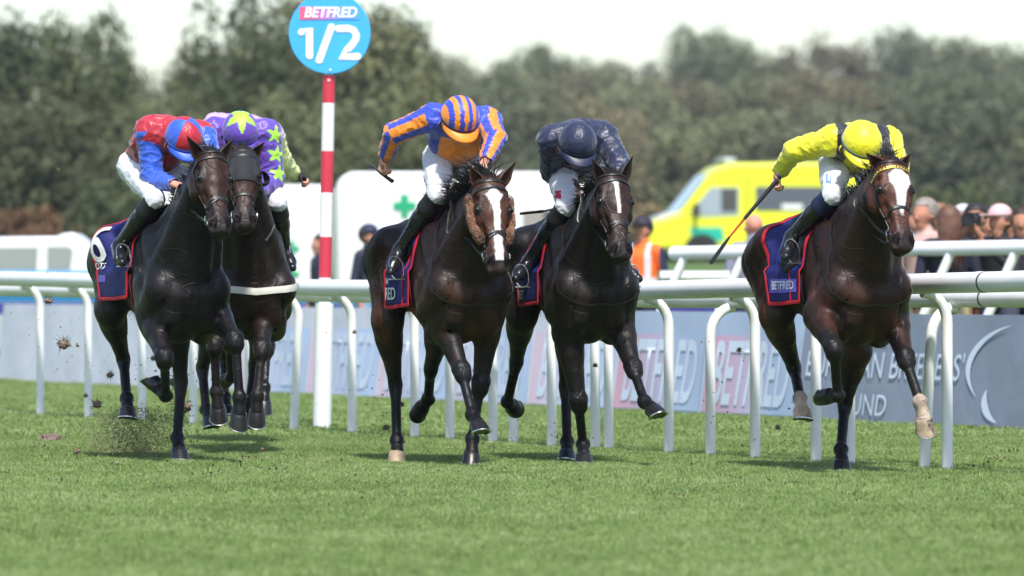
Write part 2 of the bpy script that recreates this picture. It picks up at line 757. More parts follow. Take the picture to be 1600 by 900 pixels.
scatter('grass', strip_mesh('grass_near', 24.0, 47.0, 1.2), tcol, 400, 0.65, 1.25, 'short mown turf the horses gallop over', 3)
scatter('grass', strip_mesh('grass_far', 47.0, 78.0, 1.5), tcol2, 110, 0.75, 1.2, 'blurred turf behind the white rail up to the advertising boards', 4)

# rising ground behind the course
HILLM = world_noise_mat('hill_scrub', [(0.3, (0.035, 0.05, 0.02)), (0.7, (0.08, 0.085, 0.035))], 0.05, 0.95, 0.4)


def bank_z(y):
    """the infield rises a little behind the boards"""
    t = min(1.0, max(0.0, (y - 118.0) / 36.0))
    return 1.6 * t * t * (3 - 2 * t)


def hill_z(x, y):
    z = 1.6 + max(0.0, y - 330.0) * 0.034
    k = 1 / (1 + math.exp(-(x + 6 - 0.0) / 9.0))
    return 1.6 + (z - 1.6) * (0.35 + 0.65 * k) + (0.8 * math.sin(x * 0.07) * min(1, z / 4))


vs, fs = [], []
nx, ny = 40, 24
for j in range(ny + 1):
    for i in range(nx + 1):
        x = -140 + 280 * i / nx
        y = 322 + 560 * j / ny
        vs.append((x, y, hill_z(x, y) - (0.3 if j == 0 else 0.0)))
for j in range(ny):
    for i in range(nx):
        a = j * (nx + 1) + i
        fs.append((a, a + 1, a + nx + 2, a + nx + 1))
mb = MB()
mb.add(vs, fs)
tag(mb.build('hill', HILLM), kind='structure')

vs, fs = [], []
for j in range(31):
    y = 116 + 226 * j / 30
    for i in range(9):
        vs.append((-140 + 35 * i, y, bank_z(y) + (0.004 if j else -0.01)))
for j in range(30):
    for i in range(8):
        a = j * 9 + i
        fs.append((a, a + 1, a + 10, a + 9))
mb = MB()
mb.add(vs, fs)
tag(mb.build('infield_bank', GROUND), kind='structure')

# trees -------------------------------------------------------------
def leaf_mat(name, stops):
    m = world_noise_mat(name, stops, 0.35, 0.7, 1.6, rnd=0.30)
    return m


LEAF_D = leaf_mat('foliage_dark', [(0.30, (0.042, 0.054, 0.024)), (0.5, (0.086, 0.104, 0.044)), (0.72, (0.15, 0.165, 0.074))])
LEAF_O = leaf_mat('foliage_olive', [(0.30, (0.075, 0.083, 0.040)), (0.5, (0.140, 0.148, 0.068)), (0.72, (0.22, 0.22, 0.105))])
LEAF_B = leaf_mat('foliage_autumn', [(0.30, (0.10, 0.078, 0.040)), (0.5, (0.175, 0.138, 0.066)), (0.72, (0.25, 0.19, 0.095))])
# paler, greyer foliage copies for the hill woods, distance haze painted into the colour
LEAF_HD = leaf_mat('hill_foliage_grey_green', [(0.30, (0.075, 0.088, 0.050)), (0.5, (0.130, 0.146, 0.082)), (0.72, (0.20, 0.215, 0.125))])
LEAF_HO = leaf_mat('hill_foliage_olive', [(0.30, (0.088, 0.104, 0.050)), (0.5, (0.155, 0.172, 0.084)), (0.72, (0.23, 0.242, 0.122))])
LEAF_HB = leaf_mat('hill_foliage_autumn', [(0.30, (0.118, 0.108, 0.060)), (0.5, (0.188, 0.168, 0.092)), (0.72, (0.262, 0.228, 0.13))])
BARK = mat('bark', (0.055, 0.045, 0.035), rough=0.9, var=0.3, vscale=3, bump=0.03, bscale=6)


def crown_mesh(seed, n_lobe, leaf, n_leaf, low=0.0):
    """leaf clumps on many lobes spread through a unit crown (radius about 0.5, height 1), gaps between them"""
    rnd = random.Random(seed)
    lobes = []
    for _ in range(n_lobe):
        while True:
            p = Vector((rnd.uniform(-1, 1), rnd.uniform(-1, 1), rnd.uniform(-1, 1)))
            if 0.25 < (abs(p.x) ** 2.6 + abs(p.y) ** 2.6 + abs(p.z) ** 2.6) ** (1 / 2.6) < 1:
                break
        w = 1.0 - 0.12 * max(0, p.z)
        lobes.append((Vector((p.x * 0.42 * w, p.y * 0.42 * w, 0.5 + low + p.z * (0.41 - low * 0.2))), rnd.uniform(0.09, 0.17)))
    vs, fs = [], []
    for i in range(n_leaf):
        c, r = lobes[rnd.randrange(n_lobe)]
        d = Vector((rnd.gauss(0, 1), rnd.gauss(0, 1), rnd.gauss(0.25, 1))).normalized()
        p = c + d * r * rnd.uniform(0.55, 1.12)
        nrm = (d + Vector((rnd.gauss(0, 0.6), rnd.gauss(0, 0.6), rnd.gauss(0.3, 0.6)))).normalized()
        t = nrm.orthogonal().normalized()
        a = rnd.uniform(0, 6.28)
        b = nrm.cross(t)
        t, b = t * math.cos(a) + b * math.sin(a), b * math.cos(a) - t * math.sin(a)
        s = leaf * rnd.uniform(0.6, 1.3)
        k = len(vs)
        vs += [tuple(p - t * s), tuple(p + b * s * 0.6 + nrm * s * 0.15), tuple(p + t * s), tuple(p - b * s * 0.6)]
        fs.append((k, k + 1, k + 2, k + 3))
    me = bpy.data.meshes.new('crown')
    me.from_pydata(vs, [], fs)
    return me


def trunk_mesh(seed):
    rnd = random.Random(seed)
    mb = MB()
    pts = [Vector((0, 0, -0.02)), Vector((rnd.gauss(0, 0.01), rnd.gauss(0, 0.01), 0.2)), Vector((rnd.gauss(0, 0.03), rnd.gauss(0, 0.03), 0.5)), Vector((rnd.gauss(0, 0.04), rnd.gauss(0, 0.04), 0.85))]
    mb.tube(pts, [0.035, 0.028, 0.018, 0.006], 8)
    for i in range(8):
        t = rnd.uniform(0.15, 0.6)
        p = pts[1].lerp(pts[2], min(1, t * 1.4))
        d = Vector((rnd.gauss(0, 1), rnd.gauss(0, 1), 0.9)).normalized()
        mb.tube([p, p + d * 0.16, p + d * 0.30 + Vector((0, 0, 0.05))], [0.014, 0.009, 0.003], 6)
    me = bpy.data.meshes.new('trunk')
    me.from_pydata(mb.v, [], mb.f)
    me.materials.append(BARK)
    return me


CROWNS = {}
for kind, lm in (('dark', LEAF_D), ('olive', LEAF_O), ('autumn', LEAF_B)):
    CROWNS[kind] = []
    for i in range(3):
        me = crown_mesh(100 + i * 7 + len(kind), 64, 0.019, 9000)
        me.materials.append(lm)
        CROWNS[kind].append(me)
TRUNKS = [trunk_mesh(i) for i in range(3)]
SHRUB = {}
for kind, lm in (('dark', LEAF_D), ('olive', LEAF_O), ('autumn', LEAF_B)):
    me = crown_mesh(300 + len(kind), 30, 0.030, 3000, low=-0.05)
    me.materials.append(lm)
    SHRUB[kind] = me
me = SHRUB['autumn'].copy()
me.materials.clear()
me.materials.append(leaf_mat('rust_bracken', [(0.30, (0.10, 0.055, 0.028)), (0.5, (0.20, 0.110, 0.050)), (0.72, (0.27, 0.17, 0.08))]))
SHRUB['rust'] = me
trnd = random.Random(77)
LANDMARK = [(-60, 'off the left edge'), (40, 'at the left edge'), (95, 'above the white car'), (145, 'left of the maroon jockey'), (210, 'over the maroon jockey\'s back'), (280, 'over the maroon jockey\'s cap'), (312, 'between maroon and purple jockeys'),
            (380, 'over the purple jockey'), (400, 'right of the purple cap'), (470, 'left of the sign'), (530, 'under the sign'), (560, 'right of the sign'), (630, 'over the outstretched orange sleeve'), (690, 'over the striped cap'), (720, 'right of the striped cap'),
            (795, 'between striped and navy caps'), (850, 'left of the navy cap'), (895, 'over the navy cap'), (940, 'right of the navy cap'), (985, 'over the steward'), (1015, 'right of the steward'), (1085, 'over the ambulance bonnet'), (1150, 'over the ambulance cab'), (1190, 'over the ambulance window'),
            (1225, 'over the yellow sleeve'), (1290, 'left of the yellow cap'), (1390, 'right of the yellow cap'), (1440, 'over the bay horse\'s ears'), (1500, 'over the photographers'), (1515, 'over the camera'), (1595, 'at the right edge'), (1680, 'off the right edge')]


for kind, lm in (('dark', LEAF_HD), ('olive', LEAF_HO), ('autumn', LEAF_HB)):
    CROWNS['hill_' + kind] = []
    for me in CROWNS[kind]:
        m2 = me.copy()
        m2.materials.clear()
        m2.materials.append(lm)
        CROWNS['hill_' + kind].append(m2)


def tree(px, Y, top, wpx, kind, label, group, name='tree', hill=False):
    """one tree standing at depth Y whose top reaches photo row 'top' and whose crown is wpx pixels wide"""
    x = (px - 800.0) / FPX * Y
    z0 = hill_z(x, Y) if hill else bank_z(Y)
    ztop = HC + (HY - top) / FPX * Y
    h = ztop - z0
    r = empty(name, (x, Y, z0), trnd.uniform(0, 6.28), label, 'tree' if name == 'tree' else 'shrub', group)
    wd = wpx / FPX * Y * ((1.25 if 'skyline' in label else 1.5) if name == 'tree' else 1.15)
    ref = min(LANDMARK, key=lambda t: abs(t[0] - px))[1]
    r['label'] = label + ', ' + ref
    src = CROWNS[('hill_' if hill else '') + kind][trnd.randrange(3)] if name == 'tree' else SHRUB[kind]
    c = bpy.data.objects.new('crown' if name == 'tree' else 'foliage', src)
    COL.objects.link(c)
    c.parent = r
    if name == 'tree':
        c.location = (0, 0, h * 0.06)
        c.scale = (wd * 1.08, wd * 1.08, h * 0.98)
    else:
        c.location = (0, 0, -h * 0.05)
        c.scale = (wd * 1.1, wd * 0.8, h * 1.12)
    t = bpy.data.objects.new('trunk' if name == 'tree' else 'stem', TRUNKS[trnd.randrange(3)])
    COL.objects.link(t)
    t.parent = r
    t.scale = (h * 0.55, h * 0.55, h * (0.9 if name == 'tree' else 0.6))
    return r


# tall trees on the left, nearest
for px, Y, top, wpx, kind in ((-60, 262, 40, 190, 'dark'), (40, 250, 38, 170, 'dark'), (140, 243, 26, 150, 'dark'), (192, 256, 84, 90, 'olive')):
    tree(px, Y, top, wpx, kind, 'tall tree left of the gap of sky', 'tall trees at the left edge')
for px, Y, top, wpx, kind in ((305, 258, 80, 80, 'olive'), (375, 250, 8, 150, 'dark'), (470, 262, -10, 210, 'dark'), (560, 252, 18, 190, 'olive'), (632, 262, 34, 120, 'dark')):
    tree(px, Y, top, wpx, kind, 'tall tree right of the gap of sky', 'tall trees behind the marker')
for px, Y, top, wpx, kind in ((-40, 236, 180, 190, 'dark'), (90, 232, 150, 190, 'olive'), (215, 240, 165, 170, 'dark'), (275, 238, 138, 110, 'dark'), (400, 236, 150, 190, 'dark'), (530, 240, 160, 190, 'olive'), (625, 236, 150, 150, 'dark')):
    tree(px, Y, top, wpx, kind, 'lower tree of the left wood', 'lower trees of the left wood')
# the wooded hill on the right, skyline first
for px, Y, top, wpx, kind in ((700, 640, 92, 130, 'olive'), (790, 650, 96, 120, 'olive'), (850, 655, 70, 120, 'olive'), (935, 660, 98, 130, 'olive'), (1010, 650, 104, 110, 'dark'), (1085, 645, 44, 120, 'dark'), (1150, 655, 66, 110, 'olive'),
                             (1220, 660, 94, 110, 'olive'), (1290, 650, 58, 140, 'autumn'), (1390, 655, 48, 130, 'dark'), (1440, 660, 66, 120, 'olive'), (1510, 650, 62, 150, 'dark'), (1590, 660, 74, 150, 'olive'), (1680, 650, 80, 150, 'dark')):
    tree(px, Y, top, wpx, kind, 'skyline tree of the hill', 'skyline trees of the hill', hill=True)
for px, Y, top, wpx, kind in ((690, 500, 130, 160, 'dark'), (790, 490, 118, 150, 'dark'), (880, 500, 112, 170, 'autumn'), (985, 495, 128, 160, 'olive'), (1080, 505, 120, 160, 'autumn'), (1180, 500, 118, 170, 'olive'), (1290, 495, 112, 160, 'autumn'), (1400, 500, 128, 170, 'dark'), (1500, 495, 112, 160, 'olive'), (1610, 500, 118, 170, 'olive')):
    tree(px, Y, top, wpx, kind, 'hill tree below the skyline', 'middle belt of the hill', hill=True)
for px, Y, top, wpx, kind in ((720, 390, 180, 170, 'olive'), (800, 380, 120, 150, 'dark'), (905, 385, 150, 160, 'autumn'), (985, 395, 175, 150, 'autumn'), (1090, 390, 185, 160, 'olive'), (1190, 385, 175, 160, 'olive'), (1290, 380, 170, 170, 'dark'), (1390, 388, 160, 180, 'dark'), (1490, 384, 150, 180, 'dark'), (1590, 392, 170, 160, 'olive'), (1680, 390, 160, 160, 'dark')):
    tree(px, Y, top, wpx, kind, 'nearest hill tree', 'nearest belt of the hill', hill=True)
# the wood goes on outside the picture
for px, Y, top, wpx, kind, lab in ((-190, 255, 30, 200, 'dark', 'tall tree just outside the picture on the left'), (-330, 262, 52, 210, 'olive', 'olive tree well outside the picture on the left'), (-480, 258, 36, 210, 'dark', 'dark tree far outside the picture on the left'),
                                  (-260, 236, 150, 220, 'dark', 'low tree outside the picture on the left'), (-430, 240, 160, 220, 'olive', 'low olive tree far outside the picture on the left')):
    tree(px, Y, top, wpx, kind, lab, 'trees outside the picture')['label'] = lab
for px, Y, top, wpx, kind, lab in ((1790, 390, 150, 190, 'dark', 'hill tree just outside the picture on the right'), (1920, 395, 160, 190, 'olive', 'hill tree farther outside the picture on the right'), (1800, 640, 70, 170, 'olive', 'skyline tree outside the picture on the right'), (2060, 390, 150, 190, 'dark', 'hill tree far outside the picture on the right')):
    tree(px, Y, top, wpx, kind, lab, 'trees outside the picture', hill=True)['label'] = lab
# shrubs along the foot of the wood
for i in range(17):
    px = -30 + i * 102 + trnd.uniform(-15, 15)
    Y = trnd.uniform(206, 222)
    k = 'rust' if px < 130 else 'autumn' if 840 < px < 1000 else trnd.choice(('dark', 'olive', 'dark'))
    tree(px, Y, trnd.uniform(255, 305) if px > 130 else 322, trnd.uniform(150, 190), k,
         'rust brown bracken' if px < 130 else 'shrub at the foot of the wood', 'bracken at the far left' if px < 130 else 'shrubs along the foot of the wood', 'shrub')
def strands(mb, root, d0, length, sag, n=5, r=0.0035, wob=0.02, rnd=random):
    p = Vector(root)
    d = Vector(d0).normalized()
    pts, rs = [p.copy()], [r]
    for i in range(n):
        d = (d + Vector((rnd.gauss(0, wob), rnd.gauss(0, wob), rnd.gauss(0, wob) - sag))).normalized()
        p = p + d * (length / n)
        pts.append(p.copy())
        rs.append(r * (1 - (i + 1) / (n + 0.4)))
    mb.tube(pts, rs, 3, cap=False)


# ------------------------------------------------------------------ rails
WHITEP = mat('white_plastic', (0.80, 0.80, 0.80), rough=0.38, var=0.05, vscale=3, dirt=((0.30, 0.27, 0.20), 40, 0.645))
WHITEFAR = mat('white_paint', (0.80, 0.80, 0.80), rough=0.45, var=0.05, vscale=2)
DARKJ = mat('dark_joint', (0.10, 0.10, 0.10), rough=0.6)

P0, P1 = ground_at(63, 650), ground_at(1480, 736)
RD = (P1 - P0).normalized()                      # along the rail, towards the camera
RN = Vector((-RD.y, RD.x, 0)) * -1
if RN.x > 0:
    RN = -RN                                      # towards the track (left, nearer)


def on_line(A, D, px):
    """point of the ground line A + D s that shows at photo column px"""
    k = (px - 800.0) / FPX
    s = (k * A.y - A.x) / (D.x - k * D.y)
    return A + D * s


def rail(name, off, pix, rad, label, post_list, sgn, group):
    root_p = on_line(P0 + RN * off, RD, 800)
    root = empty(name, root_p, 0, label, 'rail', group)
    A = P0 + RN * off
    xs = [p[0] for p in pix]
    ys = [p[1] for p in pix]

    def rp(px):
        g = on_line(A, RD, px)
        py = float(np.interp(px, xs, ys))
        return Vector((g.x, g.y, HC - (py - HY) / FPX * g.y))
    cols = [-60 + 40 * i for i in range(45)]
    joints = [-420, -80, 230, 590, 1000, 1310, 1540, 1720]
    for a, b in zip(joints[:-1], joints[1:]):
        pts = [rp(a + (b - a) * i / 10) - root_p for i in range(11)]
        mb = MB()
        mb.tube(pts, rad, 20)
        mb.build('rail_tube', WHITEP, root)
    for j in joints[2:-1]:
        c = rp(j) - root_p
        mb = MB()
        mb.tube([c - RD * 0.012, c + RD * 0.012], rad * 1.02, 20)
        mb.build('joint', DARKJ, root)
        mb = MB()
        mb.tube([c - RD * 0.10, c - RD * 0.014], rad * 1.03, 20)
        mb.build('coupling', WHITEP, root)
    for px, lean in post_list:
        b = on_line(P0, RD, px)
        t = on_line(A, RD, px)
        # the top of the post bends over to the rail
        top = rp(px)
        dirn = (RN if off > 0 else -RN)
        bb = b + RD * 0.0
        h = top.z - rad * 0.9
        tp = b + dirn * abs(off)
        pts = [bb - Vector((0, 0, 0.05)) - RD * lean]
        for i in range(1, 6):
            pts.append(bb.lerp(b + Vector((0, 0, h - 0.19)), i / 5) - RD * lean * (1 - i / 5))
        for i in range(1, 9):
            a = math.pi / 2 * i / 8
            pts.append(b + Vector((0, 0, h - 0.19 + 0.19 * math.sin(a))) + dirn * (abs(off) * (1 - math.cos(a))))
        mb = MB()
        mb.tube([p - root_p for p in pts], 0.034, 14)
        mb.build('post', WHITEP, root)
    return root


rail('running_rail', 0.17, [(-60, 434), (80, 437), (300, 444), (450, 449), (590, 451), (1000, 454), (1160, 450), (1310, 447), (1450, 443), (1577, 440), (1720, 436)], 0.0625,
     'near white plastic running rail behind the galloping horses', [(-180, 0), (-60, 0), (63, 0), (138, 0), (222, 0), (302, 0), (390, 0), (467, 0.12), (550, 0), (648, 0), (802, 0), (930, 0), (1045, 0), (1180, 0), (1328, 0), (1480, 0)], 1, 'running rails')
rail('running_rail', -0.17, [(-60, 452), (300, 458), (600, 462), (1000, 468), (1200, 468), (1577, 466), (1720, 466)], 0.055,
     'lower far white running rail just behind the near one', [(703, 0), (770, 0), (862, 0), (951, 0), (1110, 0), (1275, 0), (1455, 0.10), (1640, 0)], -1, 'running rails')

# a second rail far on the right in front of the photographers
fr = empty('crowd_rail', at(1300, 480, 57), 0, 'blurred white rail with slanting struts in front of the photographers', 'rail')
c0 = fr.location.copy()
mb = MB()
A_, B_ = at(1052, 396, 59.5), at(1680, 385, 55.5)
mb.tube([A_ - c0, A_.lerp(B_, 0.33) - c0, A_.lerp(B_, 0.66) - c0, B_ - c0], 0.066, 16)
mb.build('rail_tube', WHITEFAR, fr)
for t in (0.035, 0.19, 0.36, 0.53, 0.71, 0.865):
    p = A_.lerp(B_, t)
    q_ = Vector((p.x - 0.62, p.y + 0.15, 0.0))
    mb = MB()
    mb.tube([q_ - c0, p - c0], 0.042, 12)
    mb.build('strut', WHITEFAR, fr)
bn = empty('white_bench', at(1085, 590, 61), 0, 'low white bench end behind the far rail, below the ambulance', 'bench')
b0 = bn.location.copy()
b0.z = 0
bn.location = b0
mb = MB()
mb.box((0, 0, 1.22), (0.66, 0.36, 0.07))  # bar of a second, lower white rail, carried on two uprights
mb.build('seat', WHITEFAR, bn)
for sx in (-0.28, 0.28):
    mb = MB()
    mb.box((sx, 0, 0.59), (0.06, 0.30, 1.18))
    mb.build('leg', WHITEFAR, bn)

# ------------------------------------------------------------------ advertising boards
BA = Vector((-5.386, 72.785, 0))
BB = Vector((3.8515, 49.569, 0))
BD = (BB - BA).normalized()
BN = Vector((BD.y, -BD.x, 0))
if BN.x > 0:
    BN = -BN
PALE = mat('pale_board_cloth', srgb(206, 208, 218), rough=0.75, var=0.06, vscale=1.5, bump=0.01, bscale=3)
GREYB = mat('grey_board_cloth', srgb(138, 146, 163), rough=0.75, var=0.07, vscale=1.5, bump=0.012, bscale=3)
LETTER = mat('board_lettering', srgb(212, 222, 238), rough=0.75)
FRAME = mat('board_frame', srgb(170, 175, 190), rough=0.6)


def grad_mat(name, c1, c2, c3):
    """the print on the sponsor boards runs from pink at one end to blue at the other"""
    m = bpy.data.materials.new(name)
    m.use_nodes = True
    N, L = m.node_tree.nodes, m.node_tree.links
    p = N['Principled BSDF']
    p.inputs['Roughness'].default_value = 0.75
    tc = N.new('ShaderNodeTexCoord')
    sp = N.new('ShaderNodeSeparateXYZ')
    L.new(tc.outputs['Generated'], sp.inputs[0])
    cr = N.new('ShaderNodeValToRGB')
    cr.color_ramp.elements[0].color = (*c1, 1)
    cr.color_ramp.elements[1].color = (*c3, 1)
    cr.color_ramp.elements[1].position = 0.75
    e = cr.color_ramp.elements.new(0.35)
    e.color = (*c2, 1)
    L.new(sp.outputs['X'], cr.inputs['Fac'])
    L.new(cr.outputs['Color'], p.inputs['Base Color'])
    return m


PINKBLUE = grad_mat('pink_to_blue_print', srgb(220, 168, 184), srgb(202, 178, 202), srgb(176, 192, 218))
PINKPALE = grad_mat('faded_pink_to_blue_print', srgb(226, 196, 212), srgb(206, 206, 232), srgb(190, 206, 236))
BLUEPALE = mat('pale_blue_board', srgb(176, 190, 214), rough=0.75, var=0.05, vscale=2)


def board(s0, s1, kind, label, h=0.89, A=BA, D=BD, Nn=BN, z0=0.0):
    ln = s1 - s0 - 0.015
    o = A + D * (s0 + 0.0075)
    rz = math.atan2(D.y, D.x)
    r = empty('advertising_board', o, rz, label, 'board', 'advertising boards along the inside of the course')
    nsgn = 1.0 if (Matrix.Rotation(rz, 3, 'Z') @ Vector((0, 1, 0))).dot(Nn) > 0 else -1.0
    # cloth face leaning slightly back, with soft waves
    mb = MB()
    nx, nz = 24, 8
    vs = []
    for side in (1, -1):
        for i in range(nx + 1):
            for j in range(nz + 1):
                x, z = ln * i / nx, z0 + (h - z0) * j / nz
                y = nsgn * (0.02 * side - 0.10 * j / nz + 0.012 * math.sin(x * 4.3 + s0) * math.sin(math.pi * j / nz)) 
                vs.append((x, y, z))
    n1 = (nx + 1) * (nz + 1)
    fs = []
    for b in (0, n1):
        for i in range(nx):
            for j in range(nz):
                a = b + i * (nz + 1) + j
                fs.append((a, a + 1, a + nz + 2, a + nz + 1))
    for i in range(nx):
        for j in (0, nz):
            a = i * (nz + 1) + j
            fs.append((a, a + nz + 1, a + nz + 1 + n1, a + n1))
    for j in range(nz):
        for i in (0, nx):
            a = i * (nz + 1) + j
            fs.append((a, a + 1, a + 1 + n1, a + n1))
    mb.add(vs, fs)
    mb.build('cloth', {'plain': PALE, 'bet': BLUEPALE, 'betpale': PALE, 'ebf': GREYB}[kind], r)

    def face(x, z, off):
        t = (z - z0) / (h - z0)
        return (x, nsgn * (0.02 - 0.10 * t + 0.012 * math.sin(x * 4.3 + s0) * math.sin(math.pi * t) + off), z)

    def put(txt, size, cx, cz, m, sx=1.0, shear=0.0, off=0.008, weight=0.015):
        me = text_mesh(txt, size, offset=weight * size, shear=shear, cell=0.12)
        for v in me.vertices:
            # read from the track side: text runs along the board towards the camera
            v.co = face(cx + v.co.x * sx * (1 if nsgn < 0 else 1), cz + v.co.y, off)
        link_mesh('lettering', me, m, r, smooth=False)
    if kind in ('bet', 'betpale'):
        mb = MB()
        vs = []
        for i in range(13):
            for j in range(7):
                x = 0.03 + (ln - 0.06) * i / 12
                z = 0.03 + 0.66 * j / 6
                vs.append(face(x, z, 0.005))
        fs = [(i * 7 + j, i * 7 + j + 1, (i + 1) * 7 + j + 1, (i + 1) * 7 + j) for i in range(12) for j in range(6)]
        mb.add(vs, fs)
        mb.build('print', PINKBLUE if kind == 'bet' else PINKPALE, r)
        put('BETFRED', 0.76, ln * 0.5, 0.34, LETTER, sx=0.53, shear=0.25, off=0.012, weight=0.02)
    if kind == 'ebf':
        put('THE', 0.19, 1.35, 0.70, LETTER, sx=1.9, shear=0.12, off=0.012, weight=0.0)
        put('EUROPEAN BREEDERS\'', 0.30, 1.62, 0.46, LETTER, sx=1.0, shear=0.12, off=0.012, weight=0.0)
        put('FUND', 0.25, 1.35, 0.14, LETTER, sx=1.2, shear=0.12, off=0.012, weight=0.0)
        # the looping horseshoe-like emblem
        mb = MB()
        for (a0, a1, rx, rz_, cx, cz, wd) in ((105, 215, 0.95, 0.36, 4.15, 0.46, 0.022), (160, 250, 0.42, 0.20, 3.95, 0.24, 0.03), (-60, 70, 0.70, 0.34, 4.15, 0.46, 0.03)):
            vs = []
            n = 24
            for i in range(n + 1):
                a = R(a0 + (a1 - a0) * i / n)
                k = wd * math.sin(math.pi * (i + 0.5) / (n + 1))
                for q in (-1, 1):
                    vs.append(face(cx + (rx + q * k * 2) * math.cos(a), min(h - 0.02, max(0.03, cz + (rz_ + q * k) * math.sin(a))), 0.012))
            mb.add(vs, [(2 * i, 2 * i + 1, 2 * i + 3, 2 * i + 2) for i in range(n)])
        mb.build('emblem', LETTER, r)
    # struts behind
    for x in (0.15, ln - 0.15):
        mb = MB()
        mb.tube([(x, -nsgn * 0.05, 0.0), (x, -nsgn * 0.10, h - 0.04)], 0.018, 8)
        mb.tube([(x, -nsgn * 0.55, 0.0), (x, -nsgn * 0.11, h - 0.08)], 0.016, 8)
        mb.build('prop', FRAME, r)
    return r


board(-1.6, 1, 'plain', 'plain pale lilac advertising board at the far left end of the row')
board(1, 3, 'plain', 'plain pale board second from the far left end, behind the leftmost horse')
board(3, 5, 'plain', 'plain pale board third from the far left end of the row')
board(5, 7, 'plain', 'plain pale board just left of the first lettered board')
board(7, 9, 'betpale', 'faded lettered board left of the striped marker post')
board(9, 11, 'betpale', 'faded lettered board directly behind the striped marker post')
board(11, 13, 'betpale', 'faded lettered board behind the fleece cheekpiece horse')
board(13, 15, 'betpale', 'faded lettered board behind the gap between the two middle horses')
board(15, 17, 'betpale', 'faded lettered board behind the near black horse')
board(17, 19, 'bet', 'pink and blue lettered board right of the near black horse')
board(19, 21, 'bet', 'pink and blue lettered board left of the bay horse')
board(21, 26.4, 'ebf', 'long grey board with European Breeders\' lettering at the right edge')
# farther row of boards
CYANB = mat('cyan_board', srgb(40, 150, 215), rough=0.6)
VIOLB = mat('violet_board', srgb(92, 82, 180), rough=0.6, var=0.1)
WHTB = mat('white_board', (0.76, 0.77, 0.82), rough=0.6)
MAUVB = mat('mauve_red_board', srgb(140, 90, 130), rough=0.6, var=0.2, vscale=0.6)
FA = ground_at(-40, 566)
FB_ = Vector((5.6, 66.0, 0))
FD = (FB_ - FA).normalized()
fl = (FB_ - FA).length
nb_ = 7
for i in range(nb_):
    s0, s1 = fl * i / nb_, fl * (i + 1) / nb_ - 0.03
    o = FA + FD * s0
    rz = math.atan2(FD.y, FD.x)
    lab = ['violet and white board with cyan top in the farther row, at the left edge', 'board with cyan top in the farther row behind the leftmost horse', 'violet board in the farther row left of the marker post',
           'blue topped board in the farther row right of the marker post', 'board in the farther row behind the two middle horses', 'board in the farther row left of the bay horse', 'mauve and blue board in the farther row at the right edge'][i]
    r = empty('advertising_board', o, rz, lab, 'board', 'farther row of advertising boards')
    for nm, z0, z1, m in (('base_band', 0.0, 0.20, VIOLB), ('panel', 0.20, 0.68, WHTB if i < 5 else MAUVB), ('upper_band', 0.68, 0.86, VIOLB if i != 3 else CYANB), ('top_band', 0.86, 1.0, CYANB if i < 5 else VIOLB)):
        mb = MB()
        mb.box(((s1 - s0) / 2, 0, (z0 + z1) / 2), (s1 - s0, 0.06, z1 - z0 - 0.004))
        mb.build(nm, m, r, smooth=False)
    if i < 2:
        for z in (0.36, 0.52):
            mb = MB()
            mb.box(((s1 - s0) * 0.55, 0.0, z), ((s1 - s0) * 0.35, 0.08, 0.05))
            mb.build('print_bar', VIOLB, r, smooth=False)

# ------------------------------------------------------------------ half-mile marker
REDP = mat('red_paint', srgb(200, 52, 72), rough=0.45, var=0.08, vscale=4, dirt=((0.75, 0.72, 0.70), 22, 0.70))
SIGNB = mat('sky_blue_sign', srgb(62, 168, 232), rough=0.4, var=0.06, vscale=3)
mk_b = on_line(P0 - RN * 0.50, RD, 503)
mY = mk_b.y
mk = empty('distance_marker', mk_b, 0, 'tall red and white banded post with a round blue half-mile sign', 'marker')
zz = lambda py: HC - (py - HY) / FPX * mY
xx = lambda px: (px - 800) / FPX * mY - mk_b.x
lean = lambda py: xx(503 + (685 - py) * 11.0 / 567)
bands = [(118, 161, 'r'), (161, 236, 'w'), (236, 301, 'r'), (301, 370, 'w'), (370, 434, 'r'), (434, 480, 'w')]
for a, b, c in bands:
    mb = MB()
    mb.tube([(lean(b), 0, zz(b)), (lean(a), 0, zz(a))], 0.049, 18)
    mb.build('red_band' if c == 'r' else 'white_band', REDP if c == 'r' else WHITEP, mk)
mb = MB()
mb.tube([(lean(690), 0, -0.04), (lean(474), 0, zz(474))], 0.072, 20)
mb.build('socket_sleeve', WHITEP, mk)
mb = MB()
mb.tube([(lean(118) - 0.0, 0.03, zz(130)), (lean(20), 0.03, zz(10))], 0.03, 12)
mb.build('sign_bracket', WHITEP, mk)
rot = Matrix.Rotation(R(90), 3, 'X')
cx_, cz_ = xx(515.5), zz(52)
mb = MB()
mb.lathe([(0.0, -0.012), (0.316, -0.012), (0.320, -0.006), (0.320, 0.006), (0.316, 0.012), (0.0, 0.012)], 64, (cx_, -0.055, cz_), rot=rot)
sg = mb.build('sign_disc', SIGNB, mk)


def flat_text(txt, size, x, y, z, m, parent, name='lettering', sx=1.0, weight=0.0, shear=0.0, spacing=1.0):
    me = text_mesh(txt, size, offset=weight * size, shear=shear, spacing=spacing)
    for v in me.vertices:
        v.co = (x + v.co.x * sx, y, z + v.co.y)
    return link_mesh(name, me, m, parent, smooth=False)


SIGNW = mat('sign_white', (0.82, 0.82, 0.82), rough=0.5)


def strokes(name, lines, wd, y, m, parent, px0=None):
    """rounded lettering strokes given in photo pixels on the sign"""
    mb_ = MB()
    for ln in lines:
        pts = [Vector((xx(a), y, zz(b))) for a, b in ln]
        mb_.tube(pts, wd, 10, flat=(1.0, 0.12), up=[Vector((0, -1, 0))] * len(pts))
        for p in (pts[0], pts[-1]):
            mb_.ellipsoid(p, (wd * 0.97, wd * 0.115, wd * 0.97), 12, 6)
    return mb_.build(name, m, parent)


